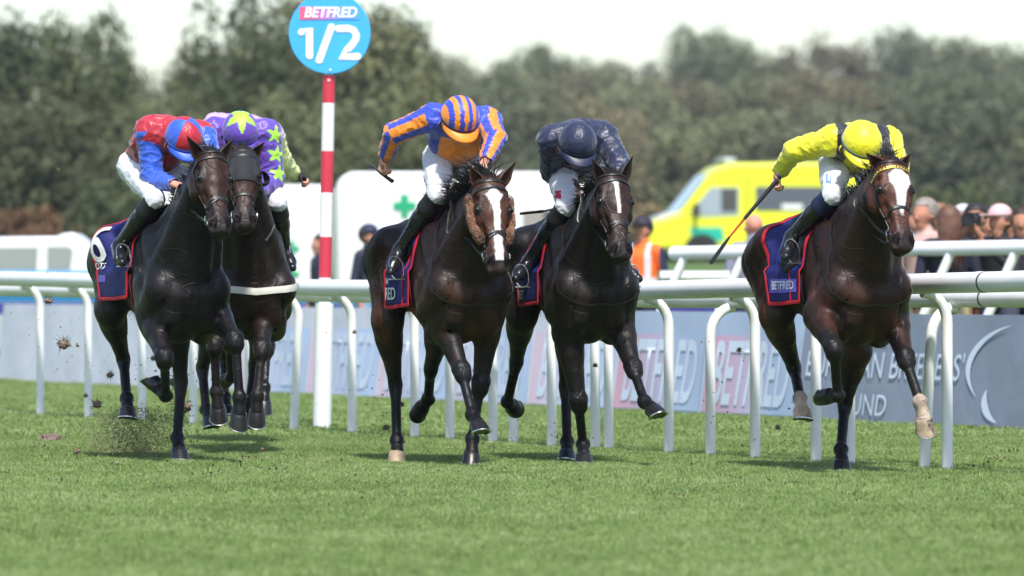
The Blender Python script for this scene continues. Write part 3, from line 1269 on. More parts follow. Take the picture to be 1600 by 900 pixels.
arc = [(528 + 19, 46)]
strokes('numeral', [[(471.5, 51), (484, 45.5), (484, 88)]], 0.0295, -0.071, SIGNW, sg)
strokes('slash', [[(518, 43), (499, 95)]], 0.0295, -0.071, SIGNW, sg)
two = [(529, 45.5), (545, 45.0), (553, 48), (557, 55), (556, 62), (551, 70), (543, 78), (532, 89), (559, 89)]
strokes('numeral', [two], 0.0295, -0.071, SIGNW, sg)
PINKS = grad_mat('pink_to_blue_sign_strip', srgb(235, 90, 120), srgb(200, 110, 190), srgb(90, 160, 230))
mb = MB()
mb.box((cx_ - 0.002, -0.0705, zz(21)), ((560 - 467) / FPX * mY, 0.004, 20 / FPX * mY))
mb.build('name_strip', PINKS, sg, smooth=False)
flat_text('BETFRED', 0.112, cx_ + 0.004, -0.0765, zz(20.5), SIGNW, sg, sx=0.92, weight=0.03, shear=0.2)
mb = MB()
for px_, py_ in ((516.5, 110), (514, 126)):
    mb.ellipsoid((xx(px_), -0.072 if py_ < 118 else -0.052, zz(py_)), (0.010, 0.006, 0.010), 10, 6)
mb.build('bolt', WHITEP, sg)

# ------------------------------------------------------------------ vehicles in the background
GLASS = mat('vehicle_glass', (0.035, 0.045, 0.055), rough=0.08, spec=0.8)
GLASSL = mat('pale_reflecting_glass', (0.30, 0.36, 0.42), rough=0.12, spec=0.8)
TYRE = mat('tyre_rubber', (0.02, 0.02, 0.02), rough=0.85)
RIM = mat('wheel_rim', (0.45, 0.45, 0.46), rough=0.4, metal=0.8)
VWHITE = mat('white_vehicle_paint', (0.80, 0.80, 0.81), rough=0.3, coat=0.4)
VYEL = mat('ambulance_yellow', srgb(222, 226, 40), rough=0.35, coat=0.4)
VTEAL = mat('ambulance_green', srgb(30, 175, 150), rough=0.4)
GREENX = mat('green_cross', srgb(20, 160, 110), rough=0.5)
BLKTRIM = mat('black_trim', (0.02, 0.02, 0.022), rough=0.5)
LAMP = mat('headlamp_glass', (0.65, 0.68, 0.70), rough=0.1, spec=0.8)


def wheels(parent, xs, half, r=0.34):
    for x in xs:
        for s in (-1, 1):
            mb = MB()
            rt = Matrix.Rotation(R(90), 3, 'X')
            mb.lathe([(r * 0.62, -0.11), (r * 0.95, -0.11), (r, -0.07), (r, 0.07), (r * 0.95, 0.11), (r * 0.62, 0.11)], 28, (x, s * (half - 0.10), r), rot=rt)
            w_ = mb.build('wheel', TYRE, parent)
            mb = MB()
            mb.lathe([(0.05, -0.10), (r * 0.63, -0.09), (r * 0.63, 0.09), (0.05, 0.10)], 20, (x, s * (half - 0.10), r), rot=rt)
            mb.build('rim', RIM, w_)


def side_panel(parent, name, poly, y, m, th=0.012):
    s = 1 if y > 0 else -1
    mb = MB()
    mb.prism(poly, y, y + s * th, fn=lambda p, q, t: (p, t, q))
    return mb.build(name, m, parent, smooth=False)


# ambulance: local x points to its front; it stands on the raised infield
aY = 170.0
az = bank_z(aY)
am = empty('ambulance', (at(1176, 440, aY).x, aY, az), R(180 + 8), 'yellow ambulance van parked facing left behind the bald man', 'ambulance')
W2 = 1.0
prof = [(2.95, 0.42), (2.98, 0.80), (2.88, 1.08), (2.66, 1.20), (2.12, 1.38), (1.34, 2.36), (1.12, 2.56), (0.75, 2.68), (-2.85, 2.72), (-2.95, 2.60), (-2.98, 0.42)]
mb = MB()
mb.prism(prof, -W2, W2, fn=lambda p, q, t: (p, t, q))
mb.build('body', VYEL, am, smooth=False, bevel=0.08)
TINT = mat('tinted_glass', (0.07, 0.085, 0.12), rough=0.15, spec=0.8)
for s_ in (-1, 1):
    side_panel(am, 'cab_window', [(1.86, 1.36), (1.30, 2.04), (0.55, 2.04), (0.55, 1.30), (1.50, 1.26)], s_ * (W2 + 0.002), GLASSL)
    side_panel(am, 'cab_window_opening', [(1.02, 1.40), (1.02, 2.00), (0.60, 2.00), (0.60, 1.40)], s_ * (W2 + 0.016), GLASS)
    side_panel(am, 'side_window', [(0.10, 1.42), (0.10, 2.06), (-2.6, 2.06), (-2.6, 1.42)], s_ * (W2 + 0.002), TINT)
    side_panel(am, 'window_sticker', [(-0.6, 1.46), (-0.6, 1.60), (-1.15, 1.60), (-1.15, 1.46)], s_ * (W2 + 0.016), VWHITE)
    side_panel(am, 'green_block', [(1.80, 0.62), (1.86, 0.98), (1.0, 0.98), (0.94, 0.62)], s_ * (W2 + 0.002), VTEAL)
    side_panel(am, 'green_block', [(-0.10, 0.62), (-0.10, 0.98), (-1.0, 0.98), (-1.0, 0.62)], s_ * (W2 + 0.002), VTEAL)
    side_panel(am, 'door_seam', [(0.34, 0.5), (0.34, 2.3), (0.31, 2.3), (0.31, 0.5)], s_ * (W2 + 0.002), BLKTRIM)
    side_panel(am, 'wheel_arch', [(1.55 + 0.46 * math.cos(math.pi * i / 12), 0.40 + 0.42 * math.sin(math.pi * i / 12)) for i in range(13)], s_ * (W2 + 0.003), BLKTRIM)
    side_panel(am, 'wheel_arch', [(-1.75 + 0.46 * math.cos(math.pi * i / 12), 0.40 + 0.42 * math.sin(math.pi * i / 12)) for i in range(13)], s_ * (W2 + 0.003), BLKTRIM)
    mb = MB()
    mb.box((1.72, s_ * (W2 + 0.16), 1.42), (0.14, 0.24, 0.36))
    mb.build('wing_mirror', BLKTRIM, am, bevel=0.03)
    mb = MB()
    mb.ellipsoid((2.86, s_ * 0.74, 0.98), (0.14, 0.20, 0.16), 14, 8)
    mb.build('headlight', LAMP, am)
mb = MB()
mb.add([(2.13, -0.86, 1.385), (2.13, 0.86, 1.385), (1.35, 0.78, 2.355), (1.35, -0.78, 2.355)], [(0, 1, 2, 3)])
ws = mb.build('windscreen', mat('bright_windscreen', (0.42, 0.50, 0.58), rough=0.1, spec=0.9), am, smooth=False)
ws.modifiers.new('thickness', 'SOLIDIFY').thickness = 0.02
ws.location = (0.02, 0, 0.012)
mb = MB()
mb.add([(2.70, -0.80, 1.205), (2.70, 0.80, 1.205), (2.16, 0.84, 1.385), (2.16, -0.84, 1.385)], [(0, 1, 2, 3)])
ws = mb.build('bonnet_panel', VWHITE, am, smooth=False)
ws.modifiers.new('thickness', 'SOLIDIFY').thickness = 0.02
ws.location = (0.004, 0, 0.014)
mb = MB()
mb.box((0.75, 0, 2.76), (0.34, 1.4, 0.12))
mb.build('light_bar', mat('light_bar', (0.50, 0.56, 0.62), rough=0.2), am, bevel=0.03)
mb = MB()
mb.box((2.93, 0, 0.55), (0.20, 1.94, 0.30))
mb.build('bumper', mat('grey_bumper', (0.12, 0.12, 0.13), rough=0.5), am, bevel=0.04)
wheels(am, (1.55, -1.75), W2 + 0.02)

# white box vehicle with a green cross
bY = 104.0
x0, x1 = at(527, 440, bY).x, at(935, 440, bY).x
ztop = at(0, 270, bY).z
bx_ = empty('horse_ambulance', ((x0 + x1) / 2, bY, 0), 0, 'large white box-bodied vehicle with a green cross behind the middle horses', 'truck')
Lb = x1 - x0
mb = MB()
rr = 0.32
prof = []
for i in range(9):
    a = R(180 - 90 * i / 8)
    prof.append((-Lb / 2 + rr + rr * math.cos(a), ztop - rr + rr * math.sin(a)))
prof += [(Lb / 2, ztop), (Lb / 2, 0.55), (-Lb / 2, 0.55)]
mb.prism(prof, -1.15, 1.15, fn=lambda p, q, t: (p, t, q))
mb.build('box_body', VWHITE, bx_, smooth=True, bevel=0.10)


def cross(parent, x, y, z, s):
    mb_ = MB()
    mb_.box((x, y, z), (s, 0.02, s * 0.34))
    mb_.box((x, y - 0.001, z), (s * 0.34, 0.022, s))
    return mb_.build('green_cross', GREENX, parent, smooth=False)


cross(bx_, at(634, 440, bY).x - bx_.location.x, -1.166, at(0, 323, bY).z, 0.36)
xl_ = lambda px: at(px, 440, bY).x - bx_.location.x
mb = MB()
mb.box(((xl_(817) + xl_(864)) / 2, -1.165, (at(0, 331, bY - 1).z + at(0, 360, bY - 1).z) / 2), (xl_(864) - xl_(817), 0.03, 0.34))
mb.build('window', mat('brownish_window', (0.30, 0.27, 0.25), rough=0.2, spec=0.7), bx_, smooth=False)
mb = MB()
mb.box((xl_(856), -1.178, (at(0, 331, bY - 1).z + at(0, 360, bY - 1).z) / 2), (0.16, 0.03, 0.34))
mb.build('window_slat', mat('dark_window_part', (0.08, 0.09, 0.10), rough=0.2), bx_, smooth=False)
mb = MB()
mb.box((0, 0, 0.48), (Lb * 0.96, 2.0, 0.16))
mb.build('chassis', BLKTRIM, bx_)
wheels(bx_, (-Lb * 0.30, Lb * 0.32), 1.15, 0.42)

tY = 106.0
x0, x1 = at(418, 440, tY).x, at(521, 440, tY).x
ztop = at(0, 290, tY).z
tr = empty('white_trailer', ((x0 + x1) / 2 - 0.9, tY, 0), 0, 'white trailer with two small green crosses left of the marker post', 'trailer')
Lt = (x1 - x0) + 1.8
mb = MB()
mb.box((0, 0, (ztop + 0.5) / 2), (Lt, 2.1, ztop - 0.5))
mb.build('box_body', VWHITE, tr, bevel=0.12)
for py_ in (388, 428):
    cross(tr, at(456, 440, tY - 1).x - tr.location.x, -1.066, at(0, py_, tY - 1).z, 0.24)
mb = MB()
mb.box((at(462, 440, tY).x - tr.location.x, -1.055, (ztop + 0.7) / 2), (0.02, 0.02, ztop - 1.0))
mb.build('door_seam', mat('seam_grey', (0.4, 0.4, 0.4), rough=0.6), tr, smooth=False)
wheels(tr, (-0.5, 0.3), 1.05, 0.36)

# white car at the left
cY = 97.0
cz = lambda py: HC - (py - HY) / FPX * cY
cx0 = at(20, 440, cY).x
cr_ = empty('white_car', (cx0, cY, 0), 0, 'white estate car with grey windows at the far left behind the rail', 'car')
cxl = lambda px: (px - 20) / FPX * cY
mb = MB()
prof = [(cxl(168), 0.35), (cxl(172), 0.9), (cxl(160), cz(420)), (cxl(138), cz(378)), (cxl(120), cz(364)), (cxl(104), cz(366)), (cxl(96), cz(370)), (cxl(-60), cz(372)), (cxl(-130), cz(405)), (cxl(-170), cz(424)), (cxl(-240), cz(434)), (cxl(-262), 0.9), (cxl(-262), 0.35)]
mb.prism(prof, -0.86, 0.86, fn=lambda p, q, t: (p, t, q))
mb.build('body', VWHITE, cr_, smooth=False, bevel=0.05)
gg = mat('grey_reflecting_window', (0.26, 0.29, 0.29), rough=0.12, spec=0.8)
for sy in (-1, 1):
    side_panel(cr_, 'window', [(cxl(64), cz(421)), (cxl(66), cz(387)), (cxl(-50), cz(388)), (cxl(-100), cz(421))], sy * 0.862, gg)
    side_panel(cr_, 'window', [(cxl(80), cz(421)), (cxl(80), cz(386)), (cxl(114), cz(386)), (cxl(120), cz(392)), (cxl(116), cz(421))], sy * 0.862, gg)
    side_panel(cr_, 'blue_stripe', [(cxl(-160), cz(428)), (cxl(-160), cz(422)), (cxl(150), cz(422)), (cxl(150), cz(428))], sy * 0.862, mat('light_blue_stripe', srgb(120, 175, 225), rough=0.4))
    mb = MB()
    mb.ellipsoid((cxl(-255), sy * 0.62, 0.78), (0.10, 0.16, 0.08), 12, 8)
    mb.build('headlight', LAMP, cr_)
wheels(cr_, (cxl(120), cxl(-190)), 0.86, 0.33)

# ------------------------------------------------------------------ people beyond the rail
def person(px, top, Y, label, jacket, trousers, hair, skin=srgb(176, 122, 98), cap=None, longhair=None, arms='down', scale=None, face=180, hat=None, vest=None, z0=0.0, name='person'):
    """standing onlooker: one continuous body, clothes coloured by region; hair and hats are children"""
    x = (px - 800.0) / FPX * Y
    ht = HC + (HY - top) / FPX * Y - z0
    k = ht / 1.80
    r = empty(name, (x, Y, z0), R(face), label, 'person')
    Fd = Field((-0.42 * k, -0.62 * k, -0.03), (0.62 * k, 0.62 * k, 1.85 * k), 0.017)
    v = lambda a, b, c: (a * k, b * k, c * k)
    SKN, JK_, TR, SHO = 0, 1, 2, 3
    yl = (0, 1, 0)
    for s in (-1, 1):
        Fd.cone(v(0, s * 0.10, 0.92), v(0.02, s * 0.11, 0.50), 0.095 * k, 0.062 * k, TR, 0.03)
        Fd.cone(v(0.02, s * 0.11, 0.50), v(-0.01, s * 0.12, 0.10), 0.062 * k, 0.045 * k, TR, 0.02)
        Fd.cone(v(-0.03, s * 0.12, 0.05), v(0.15, s * 0.14, 0.04), 0.045 * k, 0.04 * k, SHO, 0.02)
    Fd.cone(v(0, 0, 0.95), v(0, 0, 1.12), 0.125 * k, 0.115 * k, JK_, 0.04, yl, 1.3)
    Fd.cone(v(0, 0, 1.10), v(0, 0, 1.36), 0.118 * k, 0.125 * k, JK_, 0.04, yl, 1.42)
    Fd.cone(v(0, -0.16, 1.45), v(0, 0.16, 1.45), 0.068 * k, 0.068 * k, JK_, 0.05)
    Fd.cone(v(-0.02, 0, 1.46), v(-0.01, 0, 1.53), 0.085 * k, 0.072 * k, JK_, 0.04)
    Fd.cone(v(0, 0, 1.44), v(0.02, 0, 1.56), 0.055 * k, 0.052 * k, SKN, 0.02)
    Fd.cone(v(0.0, 0, 1.69), v(0.015, 0, 1.66), 0.098 * k, 0.092 * k, SKN, 0.02, yl, 0.86)
    Fd.cone(v(0.035, 0, 1.64), v(0.055, 0, 1.575), 0.07 * k, 0.042 * k, SKN, 0.03)
    Fd.cone(v(0.105, 0, 1.66), v(0.118, 0, 1.625), 0.012 * k, 0.016 * k, SKN, 0.012)
    for s in (-1, 1):
        Fd.ball(v(0.0, s * 0.086, 1.645), 0.024 * k, SKN, 0.012)
        sh = v(0, s * 0.205, 1.43)
        if arms == 'camera':
            el, wr = v(0.18, s * 0.27, 1.28), v(0.30, s * 0.09, 1.50)
        elif arms == 'phone' and s > 0:
            el, wr = v(0.14, s * 0.26, 1.22), v(0.28, s * 0.12, 1.40)
        else:
            el, wr = v(-0.03, s * 0.27, 1.13), v(0.06, s * 0.27, 0.90)
        Fd.cone(sh, el, 0.062 * k, 0.050 * k, JK_, 0.03)
        Fd.cone(el, wr, 0.050 * k, 0.034 * k, JK_, 0.02)
        e_, w_ = Vector(el), Vector(wr)
        d = (w_ - e_).normalized()
        Fd.cone(w_, w_ + d * 0.09 * k, 0.034 * k, 0.03 * k, SKN, 0.015)
        for q in range(4):
            o_ = Vector((0, 0, 0)) + d.cross(Vector((1, 0, 0.3))).normalized() * ((q - 1.5) * 0.019 * k)
            Fd.cone(w_ + d * 0.08 * k + o_, w_ + d * 0.15 * k + o_ + Vector((0.02, 0, 0)), 0.011 * k, 0.009 * k, SKN, 0.006)
        Fd.cone(w_ + d * 0.04 * k, w_ + d * 0.09 * k + Vector((0.03 * k, -s * 0.02 * k, 0)), 0.013 * k, 0.010 * k, SKN, 0.006)
    V, Q, G = Fd.mesh()
    C = np.zeros((len(V), 3), dtype=np.float32)
    C[G == SKN], C[G == JK_], C[G == TR], C[G == SHO] = skin, jacket, trousers, (0.02, 0.02, 0.02)
    if vest:
        tm = (G == JK_) & (np.abs(V[:, 1]) < 0.235 * k) & (V[:, 2] > 0.98 * k)
        C[tm] = vest
        st = tm & ((np.abs(V[:, 2] - 1.12 * k) < 0.032 * k) | ((np.abs(np.abs(V[:, 1]) - 0.11 * k) < 0.03 * k) & (V[:, 2] > 1.12 * k)))
        C[st] = (0.62, 0.62, 0.62)
    link_mesh('body', np_mesh('person_body', V, Q, cols=C), mat('onlooker', rough=0.75, attr='Col', var=0.15, vscale=6), r)
    hm = mat('hair_%d_%d_%d' % tuple(int(c * 999) for c in hair), hair, rough=0.6, var=0.3, vscale=20)
    if hair[0] >= 0 and not (cap == 'bald'):
        mb_ = MB()
        mb_.ellipsoid(v(-0.022, 0, 1.695), (0.120 * k, 0.110 * k, 0.118 * k), 20, 14, fn=lambda d: 1.0 if (d.x < 0.45 or d.z > 0.35) else 0.86)
        if longhair:
            mb_.ellipsoid(v(-0.065, 0, 1.60), (0.085 * k, 0.112 * k, 0.20 * k), 16, 12)
            hr_ = random.Random(3)
            for _ in range(90):
                a_ = hr_.uniform(0.35, 0.65) * 6.283
                strands(mb_, Vector(v(-0.05 + 0.07 * math.cos(a_), 0.10 * math.sin(a_) * 1.0, hr_.uniform(1.50, 1.66))), Vector((-0.12, hr_.gauss(0, 0.15), -1)), hr_.uniform(0.18, 0.36) * k, 0.03, 4, 0.012, 0.06, hr_)
        mb_.build('hair', hm, r)
    if cap and cap != 'bald':
        mb_ = MB()
        cm = mat('cap_%d_%d_%d' % tuple(int(c * 999) for c in cap), cap, rough=0.7)
        mb_.ellipsoid(v(-0.005, 0, 1.725), (0.116 * k, 0.106 * k, 0.098 * k), 20, 12, fn=lambda d: 1.0 if d.z > -0.1 else 0.9)
        mb_.box(v(0.14, 0, 1.725), (0.12 * k, 0.15 * k, 0.014 * k))
        mb_.build('cap', cm, r)
    if hat:
        mb_ = MB()
        mb_.lathe([(0.0, 0.115), (0.085, 0.11), (0.10, 0.03), (0.20, 0.0), (0.21, -0.012), (0.10, 0.0), (0.0, 0.0)], 28, v(-0.01, 0, 1.74))
        mb_.build('sun_hat', mat('pink_straw_hat', hat, rough=0.8), r)
    if arms == 'camera':
        mb_ = MB()
        mb_.box(v(0.27, 0, 1.66), (0.09 * k, 0.16 * k, 0.12 * k))
        mb_.lathe([(0.045, 0.0), (0.045, 0.10), (0.062, 0.12), (0.062, 0.24), (0.0, 0.235)], 20, v(0.31, 0, 1.66), rot=Matrix.Rotation(R(90), 3, 'Y'))
        mb_.build('camera', mat('black_camera', (0.015, 0.015, 0.018), rough=0.4), r)
        r['label'] = label
    return r


NV = srgb(30, 36, 60)
person(577, 352, 76, 'man in a dark cap and navy jacket before the white box vehicle', srgb(28, 34, 54), srgb(130, 160, 190), (0.03, 0.02, 0.015), cap=srgb(40, 40, 70), face=-35)
person(500, 366, 80, 'person in a dark jacket half hidden by the striped marker post', srgb(36, 38, 60), srgb(90, 120, 150), (0.02, 0.015, 0.012), face=200)
person(1004, 340, 72, 'steward in an orange high visibility vest beside the near black horse\'s head', srgb(34, 42, 66), srgb(40, 44, 60), (0.02, 0.012, 0.01), vest=srgb(250, 110, 40), face=-120, cap=srgb(40, 36, 50))
person(1178, 333, 64, 'bald man in a grey jacket below the ambulance windows', srgb(130, 128, 145), srgb(60, 62, 75), (0.4, 0.35, 0.3), skin=srgb(210, 140, 120), cap='bald', face=100)
person(1444, 310, 57.5, 'grey haired onlooker in pale pink beside the bay horse\'s muzzle', srgb(190, 158, 150), srgb(140, 140, 120), (0.26, 0.22, 0.19), face=-130)
person(1432, 326, 60.5, 'onlooker in olive behind the bay horse\'s cheek', srgb(96, 98, 74), srgb(70, 70, 60), srgb(70, 50, 38), face=-100)
person(1494, 326, 62.5, 'dark haired onlooker in black behind the woman\'s long hair', srgb(24, 24, 30), srgb(40, 40, 44), srgb(36, 28, 26), face=-75, arms='phone')
person(1536, 322, 60.5, 'second photographer in dark blue with a camera raised', srgb(32, 38, 62), srgb(40, 40, 50), (0.015, 0.012, 0.011), arms='camera', face=-120)
person(1578, 330, 60.0, 'dark jacketed onlooker right of the pink cap', srgb(30, 28, 36), srgb(40, 40, 50), srgb(60, 42, 34), face=-70)
person(1468, 318, 60, 'onlooker with brown hair behind the long haired woman', srgb(150, 120, 90), srgb(90, 80, 70), srgb(130, 95, 70), face=-60)
person(1482, 322, 57.0, 'woman with long brown hair and navy top among the photographers', srgb(26, 30, 52), srgb(200, 180, 140), srgb(98, 66, 52), longhair=True, face=95)
person(1524, 318, 58.0, 'photographer in black holding up a camera', srgb(22, 24, 36), srgb(30, 30, 38), (0.02, 0.016, 0.014), arms='camera', face=-100)
person(1506, 320, 61.0, 'onlooker in blue between the long haired woman and the photographer', srgb(70, 95, 140), srgb(60, 60, 70), srgb(190, 185, 190), face=-80)
person(1562, 322, 57.0, 'woman in a pale pink cap at the right edge of the crowd', srgb(26, 24, 30), srgb(70, 70, 90), srgb(90, 60, 45), cap=srgb(215, 175, 178), arms='phone', face=-130)
person(1545, 330, 59.5, 'onlooker in grey just left of the pink cap', srgb(110, 112, 130), srgb(30, 30, 40), srgb(60, 40, 30), arms='phone', face=-90)
person(1596, 324, 58.5, 'onlooker in navy beyond the pink cap', NV, srgb(40, 40, 50), srgb(50, 35, 28), face=-95)
person(1131, 306, 169.0, 'driver seen through the ambulance window', srgb(30, 36, 60), srgb(30, 30, 40), (0.02, 0.015, 0.012), face=-90, z0=bank_z(170) + 0.45)
# ------------------------------------------------------------------ horses
class Rig:
    """a frame standing on the turf: x forward (towards the camera and to the right), y to the animal's left"""
    def __init__(self, chest_px, Y0, theta):
        self.th = R(theta)
        self.h = Vector((math.sin(self.th), -math.cos(self.th), 0))
        self.l = Vector((math.cos(self.th), math.sin(self.th), 0))
        Yc = Y0 - 0.5 * math.cos(self.th)
        X = (chest_px - 800.0) / FPX * Yc
        self.O = Vector((X - 0.5 * math.sin(self.th), Y0, 0))
        self.rz = self.th - math.pi / 2

    def loc(self, p):
        d = Vector(p) - self.O
        return Vector((d.dot(self.h), d.dot(self.l), d.z))

    def world(self, p):
        return self.O + self.h * p[0] + self.l * p[1] + Vector((0, 0, p[2]))

    def px(self, px, py, xl):
        """where the line of sight through a photo pixel meets the frame's plane x = xl"""
        d = Vector(((px - 800.0) / FPX, 1.0, -(py - HY) / FPX))
        c = Vector((0, 0, HC))
        s = (xl - (c - self.O).dot(self.h)) / d.dot(self.h)
        return self.loc(c + d * s)

    def ik(self, a, px, py, L, sg):
        """the end of a bone of length L from a, on the sight line, sg=+1 nearer the camera / -1 farther"""
        c = Vector((0, 0, HC))
        d = Vector(((px - 800.0) / FPX, 1.0, -(py - HY) / FPX)).normalized()
        A = self.world(a)
        s0 = (A - c).dot(d)
        q = c + d * s0
        r2 = L * L - (q - A).length_squared
        if r2 > 0:
            q = c + d * (s0 - sg * math.sqrt(r2))
        return self.loc(q)


def front_of(d):
    """the front side of a limb segment pointing along d"""
    f = Vector((-d.z, 0, d.x))
    f = f - d * f.dot(d)
    return f.normalized() if f.length > 1e-3 else Vector((1, 0, 0))


def trunk_field(F, dz, fat=1.0):
    st = np.array([
        # x      top   bottom  half-width  top-narrowing
        (-0.80, 1.30, 1.12, 0.060, 0.00),
        (-0.76, 1.385, 1.04, 0.150, 0.05),
        (-0.64, 1.495, 0.98, 0.225, 0.10),
        (-0.46, 1.560, 0.955, 0.262, 0.12),
        (-0.25, 1.545, 0.945, 0.262, 0.12),
        (-0.05, 1.500, 0.885, 0.272, 0.18),
        (0.15, 1.505, 0.800, 0.278, 0.35),
        (0.32, 1.555, 0.765, 0.266, 0.55),
        (0.46, 1.525, 0.755, 0.250, 0.55),
        (0.56, 1.430, 0.775, 0.215, 0.45),
        (0.64, 1.300, 0.840, 0.165, 0.30),
        (0.70, 1.170, 0.940, 0.090, 0.0)], dtype=np.float32)
    st[:, 1:3] += dz
    xs = np.linspace(-0.80, 0.70, 120)
    # smooth the stations
    co = [np.interp(xs, st[:, 0], st[:, i]) for i in range(1, 5)]
    ker = np.ones(9) / 9
    co = [np.convolve(np.pad(c_, 4, mode='edge'), ker, 'valid') for c_ in co]

    def fn(X, Y, Z):
        x = X[:, 0, 0]
        xc = np.clip(x, -0.80, 0.70)
        top, bot, hw, na = (np.interp(xc, xs, c_)[:, None, None].astype(np.float32) for c_ in co)
        zc, hh = (top + bot) / 2, (top - bot) / 2
        t = (Z - zc) / hh
        we = hw * fat * (1 - na * np.clip(t, 0, 1.2) ** 1.5) * (1 - 0.10 * np.clip(-t, 0, 1) ** 2)
        r = np.sqrt((Y / we) ** 2 + t * t)
        d = (r - 1) * np.minimum(we, hh)
        over = np.abs(x - xc)[:, None, None]
        return np.sqrt(np.maximum(d, 0) ** 2 + over ** 2) + np.minimum(d, 0)
    F.apply((-0.95, -0.42, 0.6), (0.9, 0.42, 1.75), fn, 0, 0.02)


def frame_from(u, side):
    u = u.normalized()
    v = (side - u * side.dot(u)).normalized()
    return u, v, u.cross(v)


STRAP = mat('dark_leather', (0.012, 0.010, 0.009), rough=0.42, var=0.3, vscale=40)
STEEL = mat('bright_steel', (0.62, 0.62, 0.62), rough=0.22, metal=1.0)
EYE = mat('horse_eye', (0.006, 0.004, 0.003), rough=0.16)
HOOFM = mat('dark_hoof', (0.014, 0.013, 0.014), rough=0.34, var=0.35, vscale=30, bump=0.002, bscale=80)
PALEHOOF = mat('pale_hoof', (0.36, 0.27, 0.18), rough=0.5, var=0.35, vscale=25, bump=0.002, bscale=80, dirt=((0.05, 0.04, 0.035), 9, 0.52))
HAIR = mat('black_horse_hair', (0.010, 0.009, 0.009), rough=0.42, var=0.4, vscale=30)
REDTRIM = mat('red_cloth_trim', srgb(190, 22, 40), rough=0.7, var=0.15, bump=0.001, bscale=300)
NAVYCLOTH = mat('navy_saddle_cloth', srgb(17, 25, 96), rough=0.7, var=0.25, vscale=9, bump=0.006, bscale=22)
WHITEPRINT = mat('white_print', (0.78, 0.78, 0.78), rough=0.6)
PURPLEPRINT = mat('violet_print', srgb(110, 95, 190), rough=0.6, var=0.3, vscale=6)
CYANPRINT = mat('cyan_print', srgb(60, 150, 210), rough=0.6)
COATM = {}


def coat_mat(name, rough):
    if name in COATM:
        return COATM[name]
    m = mat(name, rough=rough, spec=0.26, attr='Col', var=0.45, vscale=10, bump=0.012, bscale=9, rvar=0.14, fine=0.0022, vein=0.0019, dirt=((0.045, 0.036, 0.028), 55, 0.71))
    COATM[name] = m
    return m


def hoof(rig_parent, c, axis, front, pale, s=1.0):
    """hoof wall with a coronet, toe slope and heel, plus the shoe as a sub-part"""
    d = axis.normalized()
    f = (front - d * front.dot(d)).normalized()
    v = d.cross(f)
    mb = MB()
    n = 20
    rings = [(-0.018, 0.044, -0.014), (-0.004, 0.053, -0.002), (0.008, 0.0555, 0.006), (0.04, 0.058, 0.026), (0.070, 0.0615, 0.044)]
    vs, fs = [], []
    for (t, r, sh) in rings:
        for k in range(n):
            a = 2 * math.pi * k / n
            cf, sv = math.cos(a), math.sin(a)
            ext = 1.06 if cf > 0 else 0.92
            vs.append(c + d * (t + (0.022 * (1 - cf) / 2 if t < 0.02 else (0.010 * (1 - cf) / 2 if t < 0.05 else 0))) * s + f * ((cf * r * ext + sh) * s) + v * (sv * r * 0.97 * s))
    for j in range(len(rings) - 1):
        for k in range(n):
            a, b = j * n + k, j * n + (k + 1) % n
            fs.append((a, b, b + n, a + n))
    fs.append(tuple(reversed(range(n))))
    fs.append(tuple((len(rings) - 1) * n + k for k in range(n)))
    mb.add(vs, fs)
    h = mb.build('hoof', PALEHOOF if pale else HOOFM, rig_parent)
    sb = MB()
    pts = []
    for k in range(15):
        a = R(-140 + 280 * k / 14)
        cf, sv = math.cos(a), math.sin(a)
        pts.append(c + d * 0.074 * s + f * ((cf * 0.058 * 1.04 + 0.044) * s) + v * (sv * 0.057 * s))
    sb.tube(pts, 0.0085 * s, 6, flat=(1.0, 0.6), up=list([d] * 15))
    sb.build('horseshoe', STEEL, h)
    return h


HORSE = {}


